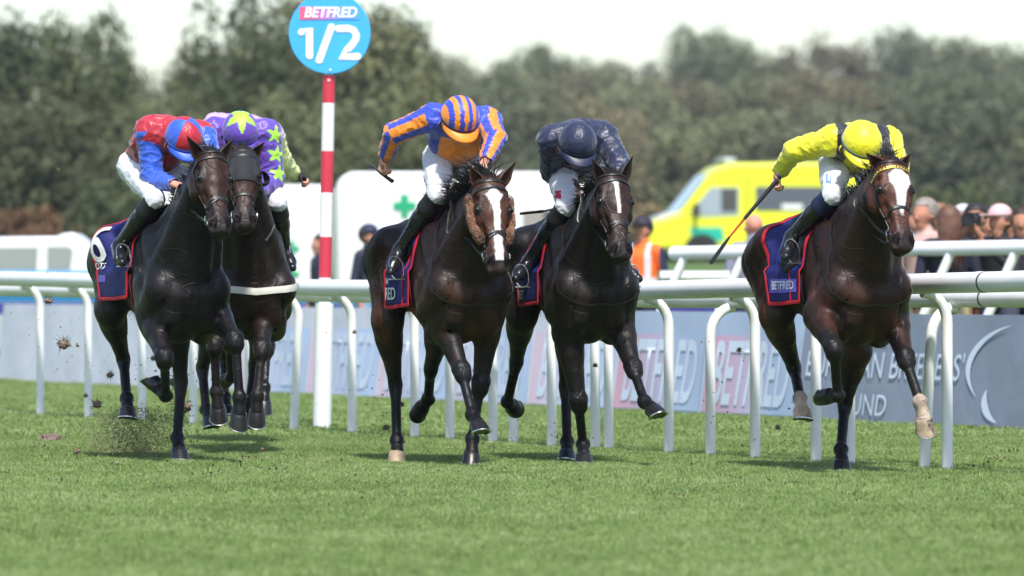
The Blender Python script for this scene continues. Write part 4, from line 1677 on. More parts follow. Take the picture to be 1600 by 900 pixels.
def build_horse(S):
    """S: the pose read from the photograph (pixels) for one horse"""
    rig = Rig(S['chest'], S['Y'], S['th'])
    dz = S.get('dz', 0.0)
    P = lambda t: rig.px(*t)
    legs = {}
    for nm in ('RF', 'LF', 'RH', 'LH'):
        q = S[nm]
        L = (0.43, 0.31, 0.19) if nm[1] == 'F' else (0.46, 0.38, 0.20)
        e = P(q[0])
        k = rig.ik(e, q[1][0], q[1][1], L[0], q[1][2])
        f = rig.ik(k, q[2][0], q[2][1], L[1], q[2][2])
        t = rig.ik(f, q[3][0], q[3][1], L[2], q[3][2])
        legs[nm] = (e, k, f, t)
    poll, muz = P(S['poll']), P(S['muz'])
    allp = [p for l in legs.values() for p in l] + [poll, muz]
    lo = [min(-0.95, min(p.x for p in allp) - 0.16), min(-0.45, min(p.y for p in allp) - 0.2), min(p.z for p in allp) - 0.12]
    hi = [max(p.x for p in allp) + 0.2, max(0.45, max(p.y for p in allp) + 0.2), max(1.72, poll.z + 0.16)]
    F = Field(lo, hi, S.get('h', 0.010))
    trunk_field(F, dz, 0.91)
    yl = (0, 1, 0)
    COAT, UPPER, LOW, HEADG, SOCK = 0, 1, 2, 3, 4
    # shoulders, chest and quarters
    for s in (-1, 1):
        F.cone((0.34, s * 0.14, 1.42 + dz), (0.60, s * 0.168, 1.13 + dz), 0.095, 0.100, COAT, 0.035, yl, 0.8)
        F.cone((0.22, s * 0.16, 1.36 + dz), (0.36, s * 0.195, 1.06 + dz), 0.085, 0.092, COAT, 0.03, yl, 0.75)
        F.cone((0.625, s * 0.170, 1.11 + dz), (0.42, s * 0.192, 0.97 + dz), 0.096, 0.100, COAT, 0.028, yl, 0.82)
        F.cone((0.675, s * 0.085, 1.06 + dz), (0.640, s * 0.115, 0.93 + dz), 0.092, 0.090, COAT, 0.016)
        F.cone((0.60, s * 0.13, 0.90 + dz), (0.46, s * 0.15, 0.83 + dz), 0.088, 0.080, COAT, 0.02)
        F.cone((-0.40, s * 0.17, 1.36 + dz), (-0.66, s * 0.15, 1.27 + dz), 0.145, 0.125, COAT, 0.06)
        F.ball((-0.33, s * 0.215, 1.40 + dz), 0.06, COAT, 0.06)
        # ribs showing softly
        for i in range(5):
            F.cone((-0.02 - 0.075 * i, s * 0.235, 1.28 + dz), (0.05 - 0.075 * i, s * 0.265, 1.08 + dz), 0.022, 0.018, COAT, 0.03)
    # legs
    for nm, (e, k, f, t) in legs.items():
        s = -1 if nm[0] == 'R' else 1
        sock = SOCK if nm in S.get('socks', ()) else LOW
        if nm[1] == 'F':
            sh = Vector((0.63, s * 0.18, 1.10 + dz))
            F.cone(sh, e, 0.115, 0.098, COAT, 0.05, yl, 0.85)
            F.cone((e.x - 0.06, s * 0.19, 1.12 + dz), e, 0.10, 0.09, COAT, 0.05, yl, 0.8)
            m = e.lerp(k, 0.28)
            ax = (k - e).normalized()
            fr = front_of(ax)
            F.cone(e, m, 0.100, 0.088, UPPER, 0.03, yl, 0.86)
            F.cone(m, k, 0.086, 0.050, UPPER, 0.03, yl, 0.9)
            F.cone(e + fr * 0.03 + Vector((0, s * 0.02, 0)), e.lerp(k, 0.55) + fr * 0.026, 0.062, 0.042, UPPER, 0.014)
            F.cone(e - fr * 0.03 + Vector((0, s * 0.03, 0)), e.lerp(k, 0.50) - fr * 0.02 + Vector((0, s * 0.02, 0)), 0.058, 0.036, UPPER, 0.014)
            # knee: broad and flat in front
            kd = (f - k).normalized()
            F.cone(k - ax * 0.028 + fr * 0.008, k + kd * 0.028 + fr * 0.006, 0.058, 0.050, LOW, 0.012, yl, 1.10)
            F.cone(k - ax * 0.02 + fr * 0.04 - Vector((0, 0.022, 0)), k + kd * 0.02 + fr * 0.036 - Vector((0, 0.02, 0)), 0.022, 0.020, LOW, 0.01)
            F.cone(k - ax * 0.02 + fr * 0.04 + Vector((0, 0.022, 0)), k + kd * 0.02 + fr * 0.036 + Vector((0, 0.02, 0)), 0.022, 0.020, LOW, 0.01)
            F.ball(k - fr * 0.034 + kd * 0.0, 0.036, LOW, 0.02)
            cl, cr = 0.031, 0.029
        else:
            hip = Vector((-0.50, s * 0.16, 1.25 + dz))
            st = e
            F.cone(hip, st, 0.185, 0.115, COAT, 0.07, yl, 0.72)
            F.cone((-0.68, s * 0.12, 1.22 + dz), st.lerp(k, 0.25) + Vector((-0.05, 0, 0)), 0.115, 0.078, COAT, 0.06, yl, 0.85)
            F.ball(st + Vector((0.02, 0, 0)), 0.105, COAT, 0.05, yl, 0.8)
            ax = (k - st).normalized()
            fr = front_of(ax)
            F.cone(st, st.lerp(k, 0.4), 0.108, 0.080, UPPER, 0.05, yl, 0.8)
            F.cone(st.lerp(k, 0.3), k, 0.088, 0.045, UPPER, 0.04, yl, 0.85)
            # hock with its point behind
            kd = (f - k).normalized()
            back = (-(kd) * 0.6 - fr).normalized()
            F.cone(k - ax * 0.015, k + kd * 0.05, 0.050, 0.042, LOW, 0.02, yl, 0.85)
            F.cone(k, k + back * 0.062 - kd * 0.03, 0.036, 0.026, LOW, 0.02)
            F.cone(k + back * 0.062 - kd * 0.03, st.lerp(k, 0.55) - fr * 0.035, 0.020, 0.028, LOW, 0.015)
            cl, cr = 0.034, 0.031
        kd = (f - k).normalized()
        bk = -front_of(kd)
        F.cone(k, f, cl, cr, LOW, 0.02)
        F.cone(k.lerp(f, 0.10) + bk * 0.026, f + bk * 0.024, 0.018, 0.021, LOW, 0.008)
        pd = (t - f).normalized()
        F.ball(f, 0.045, sock, 0.012, yl, 1.06)
        F.ball(f + bk * 0.025, 0.031, sock, 0.015)
        F.cone(f, f + pd * 0.105, 0.034, 0.044, sock, 0.016)
    # neck
    wl, th = Vector((0.30, 0, 1.46 + dz)), Vector((0.56, 0, 1.17 + dz))
    u, v, wv = frame_from(muz - poll, Vector((math.sin(R(S.get('yaw', 0))) * -1, math.cos(R(S.get('yaw', 0))), S.get('tilt', 0.0))))
    HP = lambda a, b, c: poll + u * a + v * b + wv * c
    throat = HP(0.10, 0, -0.155)
    F.cone(wl, poll - u * 0.0 - wv * 0.03, 0.125, 0.062, COAT, 0.05, yl, 0.78)
    F.cone(wl.lerp(th, 0.45), HP(0.06, 0, -0.09), 0.225, 0.088, COAT, 0.06, yl, 0.84)
    F.cone(th, throat, 0.205, 0.076, COAT, 0.06, yl, 0.88)
    for s in (-1, 1):
        F.cone((0.56, s * 0.13, 1.20 + dz), HP(0.07, s * 0.05, -0.11), 0.115, 0.055, COAT, 0.03)
        F.cone((0.66, s * 0.05, 1.10 + dz), throat + v * (s * 0.028), 0.075, 0.042, COAT, 0.02)
    # head
    hs = S.get('hs', 1.0)
    q = lambda a, b, c: HP(a * hs, b * hs, c * hs)
    va = tuple(v)
    F.cone(q(0.015, 0, -0.055), q(0.10, 0, -0.06), 0.085 * hs, 0.100 * hs, HEADG, 0.03, va, 1.02)
    F.cone(q(0.04, 0, -0.025), q(0.21, 0, -0.032), 0.072 * hs, 0.074 * hs, HEADG, 0.03, va, 1.32)
    F.cone(q(0.20, 0, -0.032), q(0.47, 0, -0.037), 0.070 * hs, 0.046 * hs, HEADG, 0.03, va, 0.98)
    F.cone(q(0.17, 0, -0.13), q(0.49, 0, -0.095), 0.064 * hs, 0.040 * hs, HEADG, 0.03)
    for s in (-1, 1):
        F.cone(q(0.11, s * 0.062, -0.14), q(0.21, s * 0.068, -0.125), 0.066 * hs, 0.068 * hs, HEADG, 0.022)
        F.cone(q(0.150, s * 0.086, -0.012), q(0.180, s * 0.094, -0.012), 0.030 * hs, 0.026 * hs, HEADG, 0.014)
        F.cone(q(0.215, s * 0.088, -0.03), q(0.30, s * 0.070, -0.05), 0.024 * hs, 0.022 * hs, HEADG, 0.014)
        F.cone(q(0.24, s * 0.066, -0.065), q(0.37, s * 0.045, -0.06), 0.022 * hs, 0.018 * hs, HEADG, 0.02)
        F.cone(q(0.495, s * 0.036, -0.018), q(0.528, s * 0.047, -0.030), 0.032 * hs, 0.034 * hs, HEADG, 0.016)
        F.cone(q(0.25, s * 0.045, -0.012), q(0.44, s * 0.026, -0.012), 0.030 * hs, 0.024 * hs, HEADG, 0.016)
        F.cone(q(0.09, s * 0.070, 0.005), q(0.19, s * 0.088, 0.000), 0.024 * hs, 0.020 * hs, HEADG, 0.016)
        F.cone(q(0.44, s * 0.03, -0.05), q(0.53, s * 0.032, -0.055), 0.035 * hs, 0.035 * hs, HEADG, 0.02)
    F.cone(q(0.46, 0, -0.045), q(0.545, 0, -0.052), 0.052 * hs, 0.046 * hs, HEADG, 0.03, va, 1.12)
    F.ball(q(0.545, 0, -0.098), 0.036 * hs, HEADG, 0.02, va, 1.2)
    F.cone((0.785, 0, 1.10 + dz), (0.735, 0, 0.90 + dz), 0.014, 0.022, COAT, 0.025, sub=True)
    for s in (-1, 1):   # grooves between the muscles
        F.cone((0.722, s * 0.172, 1.06 + dz), (0.685, s * 0.185, 0.88 + dz), 0.004, 0.010, COAT, 0.026, sub=True)
        F.cone(HP(0.13, s * 0.075, -0.175), (0.70, s * 0.115, 1.27 + dz), 0.009, 0.004, COAT, 0.026, sub=True)
        F.cone((0.16, s * 0.285, 1.22 + dz), (0.29, s * 0.285, 0.93 + dz), 0.012, 0.014, COAT, 0.03, sub=True)
        F.cone((0.36, s * 0.245, 1.34 + dz), (0.52, s * 0.285, 1.07 + dz), 0.010, 0.012, COAT, 0.03, sub=True)
        F.cone((0.60, s * 0.045, 0.80 + dz), (0.66, s * 0.135, 0.845 + dz), 0.014, 0.010, COAT, 0.022, sub=True)
        F.cone((-0.60, s * 0.275, 1.30 + dz), (-0.50, s * 0.27, 1.00 + dz), 0.012, 0.012, COAT, 0.035, sub=True)
    for s in (-1, 1):   # nostrils, hollows above and below the eye, mouth line
        F.cone(q(0.492, s * 0.040, 0.014), q(0.548, s * 0.064, -0.014), 0.016 * hs, 0.026 * hs, HEADG, 0.006, sub=True)
        F.cone(q(0.30, s * 0.088, -0.025), q(0.38, s * 0.075, -0.025), 0.022, 0.022, HEADG, 0.03, sub=True)
        F.ball(q(0.120, s * 0.096, -0.012), 0.016, HEADG, 0.025, sub=True)
        F.cone(q(0.47, s * 0.075, -0.088), q(0.58, s * 0.02, -0.080), 0.006, 0.006, HEADG, 0.006, sub=True)
    V, Q, G = F.mesh()
    V = relax(V, Q, 1, 0.5)
    N = vnormals(V, Q)
    # colours of the coat itself
    c0, ch, cl = (np.array(S[k_], dtype=np.float32) for k_ in ('coat', 'headc', 'lowc'))
    C = np.tile(c0, (len(V), 1))
    Vd = V.astype(np.float64)
    pu, pv, pw = np.array(poll), np.array(v), np.array(wv)
    rel = Vd - pu
    hu, hv, hw = rel @ np.array(u), rel @ pv, rel @ pw
    C[G == HEADG] = ch
    for nm, (e, k, f, t) in legs.items():
        ea, ka = np.array(e), np.array(k)
        tt = np.clip(((Vd - ea) @ (ka - ea)) / ((ka - ea) @ (ka - ea)), 0, 1)
        m = (G == UPPER) & (np.linalg.norm(Vd - (ea + tt[:, None] * (ka - ea)), axis=1) < 0.16)
        b = np.clip((tt - 0.25) / 0.6, 0, 1)[:, None]
        C[m] = (c0 * (1 - b) + cl * b)[m]
    C[G == LOW] = cl
    C[G == SOCK] = np.array(S.get('sockc', (0.42, 0.34, 0.27)))
    hm = G == HEADG
    dark = np.clip((hu - 0.40 * hs) / (0.10 * hs), 0, 1)[:, None] * 0.8
    C[hm] = (C * (1 - dark) + np.array([0.012, 0.010, 0.010]) * dark)[hm]
    # dark skin round the eyes and up the middle of the face
    for s in (-1, 1):
        de = np.sqrt((hu - 0.192 * hs) ** 2 + ((hv - s * 0.108 * hs) * 0.8) ** 2 + (hw - 0.004) ** 2)
        kk = np.clip(1 - (de - 0.026) / 0.026, 0, 1)[:, None] * 0.85
        C[hm] = (C * (1 - kk) + np.array([0.008, 0.006, 0.006]) * kk)[hm]
    for s in (-1, 1):
        dn = np.sqrt((hu - 0.522 * hs) ** 2 + (hv - s * 0.052 * hs) ** 2 + ((hw - 0.0) * 0.7) ** 2)
        kk = np.clip(1 - (dn - 0.024) / 0.012, 0, 1)[:, None]
        C[hm] = (C * (1 - kk) + np.array([0.004, 0.0025, 0.0025]) * kk)[hm]
    # warmer hair on the breast, elbows and flanks
    wm = np.array([mnoise.noise(Vector((p[0] * 5, p[1] * 7, p[2] * 5))) for p in V]) * 0.5 + 0.5
    fm0 = (G <= UPPER) & (Vd[:, 2] < 1.22)
    kw = (np.clip((wm - 0.38) / 0.3, 0, 1) * np.clip((1.22 - Vd[:, 2]) / 0.2, 0, 1) * np.clip((Vd[:, 2] - 0.55) / 0.25, 0, 1) * fm0)[:, None] * S.get('warm', 0.5)
    C = C * (1 - kw) + (np.array(S['headc']) * 1.15) * kw
    for (seg) in S.get('blaze', ()):
        # white face marking: u0,u1 with half widths, on the front of the head
        (u0, w0, o0), (u1, w1, o1) = seg
        tt = np.clip((hu - u0) / (u1 - u0), 0, 1)
        nz = np.array([mnoise.noise(Vector(p) * 34.0) for p in V[hm]])
        edge = np.full(len(V), 9.0)
        edge[hm] = np.abs(hv - (o0 + (o1 - o0) * tt))[hm] - (w0 + (w1 - w0) * tt)[hm] + nz * 0.006
        ok = hm & (hu > u0 - 0.008) & (hu < u1 + 0.008) & (hw > -0.06)
        a = np.clip(0.5 - edge / 0.008, 0, 1)[:, None] * ok[:, None]
        wc = np.array(S.get('blazec', (0.72, 0.70, 0.68)))
        C = C * (1 - a) + wc * a
    root = empty('racehorse', rig.O, rig.rz, S['label'], 'horse', 'horses galloping in the race')
    me = np_mesh('horse_body', V, Q, cols=C)
    body = link_mesh('body', me, coat_mat('horse_coat_' + S['name'], S.get('rough', 0.36)), root)
    bvh = BVHTree.FromPolygons([tuple(p) for p in V.tolist()], Q.tolist())
    rnd = random.Random(S['name'])

    def surf(p, off=0.004):
        c, n, i, d = bvh.find_nearest(Vector(p))
        return c + n * off, n

    def cast(o, d, off=0.004):
        c, n, i, dd = bvh.ray_cast(Vector(o), Vector(d).normalized())
        if c is None:
            return surf(Vector(o) + Vector(d).normalized() * 0.2, off)
        return c + n * off, n

    # hooves
    for nm in ('RF', 'LF', 'RH', 'LH'):
        e, k, f, t = legs[nm]
        pd = (t - f).normalized()
        cd_ = (f - k).normalized()
        fr = front_of(pd)
        sole = (pd * math.cos(R(38)) - fr * math.sin(R(38))).normalized()
        hoof(root, f + pd * 0.098, sole, fr, nm in S.get('palehoof', ()), 1.0)
    # eyes
    for s in (-1, 1):
        p, n = surf(q(0.190, s * 0.125, 0.016), 0.0)
        mb = MB()
        mb.ellipsoid(p - n * 0.0135, (0.021, 0.021, 0.021), 14, 10)
        mb.build('eye', EYE, root)
    # ears: cupped leaves
    earm = mat('horse_ear_' + S['name'], tuple(np.array(S['headc']) * 0.8), rough=0.6, var=0.3, vscale=20)
    for s, tip in ((-1, S['earR']), (1, S['earL'])):
        b0 = q(0.012, s * 0.052, -0.035)
        tp = rig.px(tip[0], tip[1], b0.x + tip[2])
        ax = (tp - b0)
        ln = ax.length
        ax.normalize()
        opn = (Vector((0.85, s * 0.5, 0.1)) - ax * Vector((0.85, s * 0.5, 0.1)).dot(ax)).normalized()
        sd_ = ax.cross(opn)
        mb = MB()
        nr, nc = 10, 9
        vs = []
        for i in range(nr):
            t_ = i / (nr - 1)
            rr = (0.030 + 0.016 * math.sin(math.pi * min(1, t_ * 1.25))) * (1 - t_ ** 2.6) * hs + 0.0015
            span = R(150 - 70 * t_)
            for j in range(nc):
                a = math.pi + (j / (nc - 1) - 0.5) * 2 * span
                vs.append(b0 - ax * 0.02 + ax * (t_ * (ln + 0.02)) + opn * (math.cos(a) * rr * 0.8 + 0.010 * math.sin(math.pi * t_)) + sd_ * (math.sin(a) * rr))
        fs = [(i * nc + j, i * nc + j + 1, (i + 1) * nc + j + 1, (i + 1) * nc + j) for i in range(nr - 1) for j in range(nc - 1)]
        mb.add(vs, fs)
        eo = mb.build('ear', earm, root)
        md = eo.modifiers.new('thickness', 'SOLIDIFY')
        md.thickness = 0.006
    # mane and forelock
    mb = MB()
    for i in range(S.get('mane_n', 260)):
        t_ = rnd.random()
        a = wl.lerp(poll, t_) + Vector((rnd.gauss(0, 0.01), rnd.gauss(0, 0.014), 0))
        p, n = cast(a + Vector((-0.12, 0, 0.4)), Vector((0.12, 0, -0.4)), -0.004)
        fl = S.get('mane_dir', (-0.5, -0.5, 0.6))
        d = Vector((fl[0] + rnd.gauss(0, 0.25), fl[1] + rnd.gauss(0, 0.4), fl[2] + rnd.gauss(0, 0.25)))
        strands(mb, p, d, S.get('mane_len', 0.13) * rnd.uniform(0.6, 1.25), 0.12, 5, 0.0048, 0.10, rnd)
    for i in range(70):
        p = q(rnd.uniform(-0.01, 0.03), rnd.gauss(0, 0.02), 0.0)
        d = Vector((-0.3 + rnd.gauss(0, 0.2), rnd.gauss(0, 0.45), 0.8))
        strands(mb, p, d, S.get('fore_len', 0.09) * rnd.uniform(0.5, 1.2), 0.16, 5, 0.0045, 0.12, rnd)
    mb.build('mane', HAIR, root)
    # tail
    mb = MB()
    dock = Vector((-0.775, 0, 1.36 + dz))
    for i in range(220):
        d = Vector((-0.6 + rnd.gauss(0, 0.12), 0.25 + rnd.gauss(0, 0.14), -0.25 + rnd.gauss(0, 0.1)))
        strands(mb, dock + Vector((rnd.uniform(0, 0.06), rnd.gauss(0, 0.014), rnd.gauss(0, 0.014))), d, rnd.uniform(0.32, 0.52), 0.34, 7, 0.006, 0.05, rnd)
    mb.build('tail', HAIR, root)

    # ---- bridle
    cen = lambda a: q(a, 0, -0.065)

    def hpt(a, ang, off=0.005):
        d = wv * math.cos(ang) + v * math.sin(ang)
        return cast(cen(a) + d * 0.35, -d, off)

    def strap(name, path, wd, th_, m, parent, n=6):
        mb_ = MB()
        mb_.tube([p for p, n_ in path], 1.0, n, flat=(wd, th_), up=[n_ for p, n_ in path])
        return mb_.build(name, m, parent)

    br = None
    hoodd = S.get('hood')
    ring = lambda ufn, a0, a1, k_: [hpt(ufn(a0 + (a1 - a0) * i / k_), R(a0 + (a1 - a0) * i / k_)) for i in range(k_ + 1)]
    br = strap('bridle', ring(lambda a: 0.015 + 0.00 * a, -115, 115, 22), 0.009, 0.0035, STRAP, root)
    brow = strap('browband', ring(lambda a: 0.088 - 0.032 * math.cos(R(a)), -100, 100, 22), 0.010, 0.0045,
                 mat('gold_studs', (0.75, 0.55, 0.10), rough=0.35, metal=0.6) if S.get('goldbrow') else STRAP, br)
    if S.get('goldbrow'):
        brow['label'] = 'browband studded with gold squares'
        sb = MB()
        pth = ring(lambda a: 0.088 - 0.032 * math.cos(R(a)), -100, 100, 40)
        for i in range(0, 41, 2):
            p, n_ = pth[i]
            sb.ellipsoid(p + n_ * 0.003, (0.0058, 0.0058, 0.0058), 6, 4)
        sb.build('dark_stud', STRAP, br)
    un = S.get('nose_u', 0.345)
    strap('noseband', ring(lambda a: un + 0.05 * abs(math.sin(R(a / 2))) ** 1.5, -150, 150, 34), 0.0105, 0.004, STRAP, br)
    if S.get('crossnose'):
        for s in (-1, 1):
            strap('crossed_strap', [hpt(un - 0.01 + 0.10 * i / 12, R(s * (-20 + 125 * i / 12))) for i in range(13)], 0.007, 0.003, STRAP, br)
    for s in (-1, 1):
        strap('cheek_strap', [hpt(0.06 + 0.37 * i / 14, R(s * (100 - 6 * math.sin(i / 14 * 3)))) for i in range(15)], 0.008, 0.003, STRAP, br)
        bp, bn = hpt(0.455, R(s * 98), 0.010)
        rb = MB()
        up_ = bn
        e1 = (u - bn * u.dot(bn)).normalized()
        e2 = bn.cross(e1)
        rb.tube([bp + e1 * (0.032 * math.cos(i * math.pi / 8)) + e2 * (0.032 * math.sin(i * math.pi / 8)) for i in range(17)], 0.0042, 6)
        rb.build('bit_ring', STEEL, br)
        hand = S['handR'] if s < 0 else S['handL']
        hp = rig.px(*hand)
        pts, ups = [], []
        side = Vector((0, s * 1.0, 0))
        for i in range(15):
            t_ = i / 14
            p = bp.lerp(hp, t_) + Vector((0, 0, -S.get('sag', 0.05) * math.sin(math.pi * t_)))
            c_, n_, ii, dd = bvh.find_nearest(p)
            if 0 < i < 14 and (p - c_).dot(n_) < 0.012:
                p = c_ + n_ * 0.012
            pts.append((p, side))
        rein = strap('rein', pts, 0.010, 0.0035, STRAP, br)
        # the loose buckle end of the rein
        if s < 0:
            lp = []
            for i in range(17):
                t_ = i / 16
                a = math.pi * t_
                p0 = hp + Vector((0.12 * math.sin(a) + 0.10 * t_, 0.30 * t_ * 1.0 + s * -0.0, -0.34 * math.sin(a)))
                c_, n_, ii, dd = bvh.find_nearest(p0)
                if (p0 - c_).dot(n_) < 0.01:
                    p0 = c_ + n_ * 0.01
                lp.append((p0, Vector((1, 0, 0.2))))
            strap('rein_end', lp[:13], 0.008, 0.003, STRAP, br)
    # neck strap hanging at the base of the neck
    if S.get('neckstrap', True):
        pth = []
        nc_ = wl.lerp(th, 0.45)
        for i in range(41):
            a = 2 * math.pi * i / 40
            d = Vector((0.42 * -math.cos(a) * 0.55 + 0.10, math.sin(a), math.cos(a)))
            axis = Vector((0.75, 0, 0.45)).normalized()
            d = (Vector((0, math.sin(a), 0)) + Vector((-0.45, 0, 0.75)).normalized() * math.cos(a)).normalized()
            o_ = nc_ + axis * 0.12 + d * 0.6
            pth.append(cast(o_, -d, 0.007))
        strap('neck_strap', pth, 0.008, 0.003, STRAP, root)
    if S.get('breastgirth'):
        pth = []
        for i in range(31):
            a = R(-112 + 224 * i / 30)
            d = Vector((math.cos(a), math.sin(a), 0))
            o_ = Vector((0.28, 0, 1.085 + dz + 0.20 * (abs(i - 15) / 15) ** 1.6)) + d * 0.8
            pth.append(cast(o_, -d, 0.010))
        bg_ = strap('breast_girth', pth, 0.026, 0.009, mat('white_fleece', (0.62, 0.60, 0.54), rough=0.9, var=0.15, bump=0.004, bscale=120), root)
    # fleece cheek pieces
    if S.get('fleece'):
        fm = mat('tan_fleece', srgb(118, 74, 44), rough=0.95, var=0.35, vscale=60, bump=0.01, bscale=110, sheen=0.5)
        for s in (-1, 1):
            mb = MB()
            pts = [hpt(0.075 + 0.29 * i / 16, R(s * 86), 0.022)[0] for i in range(17)]
            mb.tube(pts, [0.014 + 0.017 * min(1, 4 * min(i, 16 - i) / 16) + rnd.uniform(-0.002, 0.002) for i in range(17)], 12)
            fo = mb.build('fleece_cheekpiece', fm, root)
            md = fo.modifiers.new('sub', 'SUBSURF')
            md.levels = md.render_levels = 1
            # fleece tufts
            tb = MB()
            for _ in range(1500):
                i = rnd.randint(1, 15)
                dd = Vector((rnd.gauss(0, 1), rnd.gauss(0, 1), rnd.gauss(0, 1))).normalized()
                c_ = pts[i] + u * rnd.uniform(-0.008, 0.008)
                tb.tube([c_ + dd * 0.026, c_ + dd * 0.032], [0.0035, 0.002], 4, cap=False)
            tb.build('fleece_pile', fm, fo)
    if hoodd:
        hm_ = mat('black_hood', (0.010, 0.011, 0.014), rough=0.75, var=0.2, bump=0.002, bscale=300)
        uu = hu[Q].mean(axis=1)
        vv = hv[Q].mean(axis=1)
        ww = hw[Q].mean(axis=1)
        eyeR = np.sqrt((uu - 0.195) ** 2 + (ww + 0.02) ** 2) < 0.038
        eyeR &= np.abs(vv) > 0.05
        fm_ = (uu > -0.03) & (uu < 0.245) & (ww > -0.22) & ~eyeR & (G[Q] == HEADG).all(axis=1)
        shell(V, Q, N, fm_, 0.006, 'hood', hm_, root, thick=0.003)
        # blinker cup at the left eye
        p, n_ = surf(q(0.195, 0.13, -0.02), 0.0)
        mb = MB()
        vs, fs = [], []
        back = (-wv * 0.9 + v * 0.25).normalized()
        for i in range(6):
            for j in range(13):
                a = R(-110 + 220 * j / 12)
                ph = R(10 + 75 * i / 5)
                d = back * math.cos(a) * math.sin(ph) + u * math.sin(a) * math.sin(ph) + v * math.cos(ph)
                vs.append(p + d * 0.055 + v * 0.004)
        for i in range(5):
            for j in range(12):
                fs.append((i * 13 + j, i * 13 + j + 1, (i + 1) * 13 + j + 1, (i + 1) * 13 + j))
        mb.add(vs, fs)
        bo = mb.build('blinker_cup', hm_, root)
        bo.modifiers.new('thickness', 'SOLIDIFY').thickness = 0.004
    # ---- saddle cloth, saddle, girth
    zc = 1.18 + dz

    hang_x = np.arange(-0.62, 0.40, 0.03)
    hang_y = np.array([max(abs(cast(Vector((hx_, 0, zc + dz_)) + Vector((0, -0.75, 0)), Vector((0, 1, 0)), 0)[0].y) for dz_ in (-0.26, -0.18, -0.10, -0.03, 0.04)) for hx_ in hang_x])
    hang_y = np.clip(hang_y, 0.15, 0.285)
    hp_ = np.pad(hang_y, 3, mode='edge')
    hang_y = np.max(np.stack([hp_[i_:i_ + len(hang_y)] for i_ in range(1, 6)]), axis=0)
    hp_ = np.pad(hang_y, 3, mode='edge')
    hang_y = np.mean(np.stack([hp_[i_:i_ + len(hang_y)] for i_ in range(7)]), axis=0) + 0.004

    def sad(x, ang, off):
        d = Vector((0, math.sin(ang), math.cos(ang)))
        p, n_ = cast(Vector((x, 0, zc)) + d * 0.75, -d, 0)
        # below the widest part of the barrel the cloth hangs clear, in one smooth sheet
        k_ = min(1.0, max(0.0, (abs(ang) - R(48)) / R(36)))
        if k_ > 0:
            sg_ = math.copysign(1, ang)
            yy = max(abs(p.y), float(np.interp(x, hang_x, hang_y)) * (k_ * k_ * (3 - 2 * k_)))
            if abs(ang) > R(84):
                yy = float(np.interp(x, hang_x, hang_y))
                p = Vector((x, sg_ * yy, zc - yy * math.tan(abs(ang) - R(90))))
                n_ = Vector((0, sg_, 0))
            else:
                p = Vector((p.x, sg_ * yy, p.z))
        return p + n_ * off, n_

    cx0, cx1, ca = S.get('cloth', (-0.50, 0.22, 112))
    mb = MB()
    nx, na = 24, 56
    vs = []
    for i in range(nx + 1):
        for j in range(na + 1):
            x = cx0 + (cx1 - cx0) * i / nx
            a = R(-ca + 2 * ca * j / na)
            xx = x + S.get('cloth_skew', 0.16) * (abs(a) / R(ca)) ** 1.5 * (1 - i / nx)
            vs.append(sad(xx, a, 0.010 + 0.003 * math.sin(9 * a + 7 * xx))[0])
    fs = [(i * (na + 1) + j, i * (na + 1) + j + 1, (i + 1) * (na + 1) + j + 1, (i + 1) * (na + 1) + j) for i in range(nx) for j in range(na)]
    mb.add(vs, fs)
    cl_ = mb.build('saddle_cloth', NAVYCLOTH, root)
    cl_.modifiers.new('thickness', 'SOLIDIFY').thickness = 0.005
    skew = lambda x, a: x + S.get('cloth_skew', 0.16) * (abs(a) / R(ca)) ** 1.5 * (1 - (x - cx0) / (cx1 - cx0))
    for nm_, pth in (('rear_trim', [sad(skew(cx0, R(-ca + 2 * ca * j / 60)), R(-ca + 2 * ca * j / 60), 0.013) for j in range(61)]),
                     ('front_trim', [sad(cx1, R(-ca + 2 * ca * j / 60), 0.013) for j in range(61)])):
        strap(nm_, pth, 0.013, 0.0045, REDTRIM, cl_)
    for s in (-1, 1):
        pth = [sad(skew(cx0 + (cx1 - cx0) * i / 20, R(s * ca)), R(s * ca), 0.013) for i in range(21)]
        strap('bottom_trim', pth, 0.013, 0.0045, REDTRIM, cl_)
        if S.get('cloth_stripe'):
            pth = [sad(skew(cx0 + (cx1 - cx0) * 0.72, R(s * (20 + (ca - 20) * i / 20))), R(s * (20 + (ca - 20) * i / 20)), 0.0135) for i in range(21)]
            strap('red_piping', pth, 0.006, 0.004, REDTRIM, cl_)

    def on_cloth(name, me_, x0, a0, s, m, rot=0.0, off=0.016):
        """wrap flat lettering onto the cloth at forward position x0 and angle a0 (degrees from the spine), on side s"""
        cr_, sr_ = math.cos(R(rot)), math.sin(R(rot))
        for vtx in me_.vertices:
            tx, ty = vtx.co.x * cr_ - vtx.co.y * sr_, vtx.co.x * sr_ + vtx.co.y * cr_
            a = R(a0) - ty / 0.30
            x = x0 + tx * (1 if s < 0 else -1)
            vtx.co = sad(x, s * a, off)[0]
        o_ = link_mesh(name, me_, m, cl_, smooth=False)
        return o_
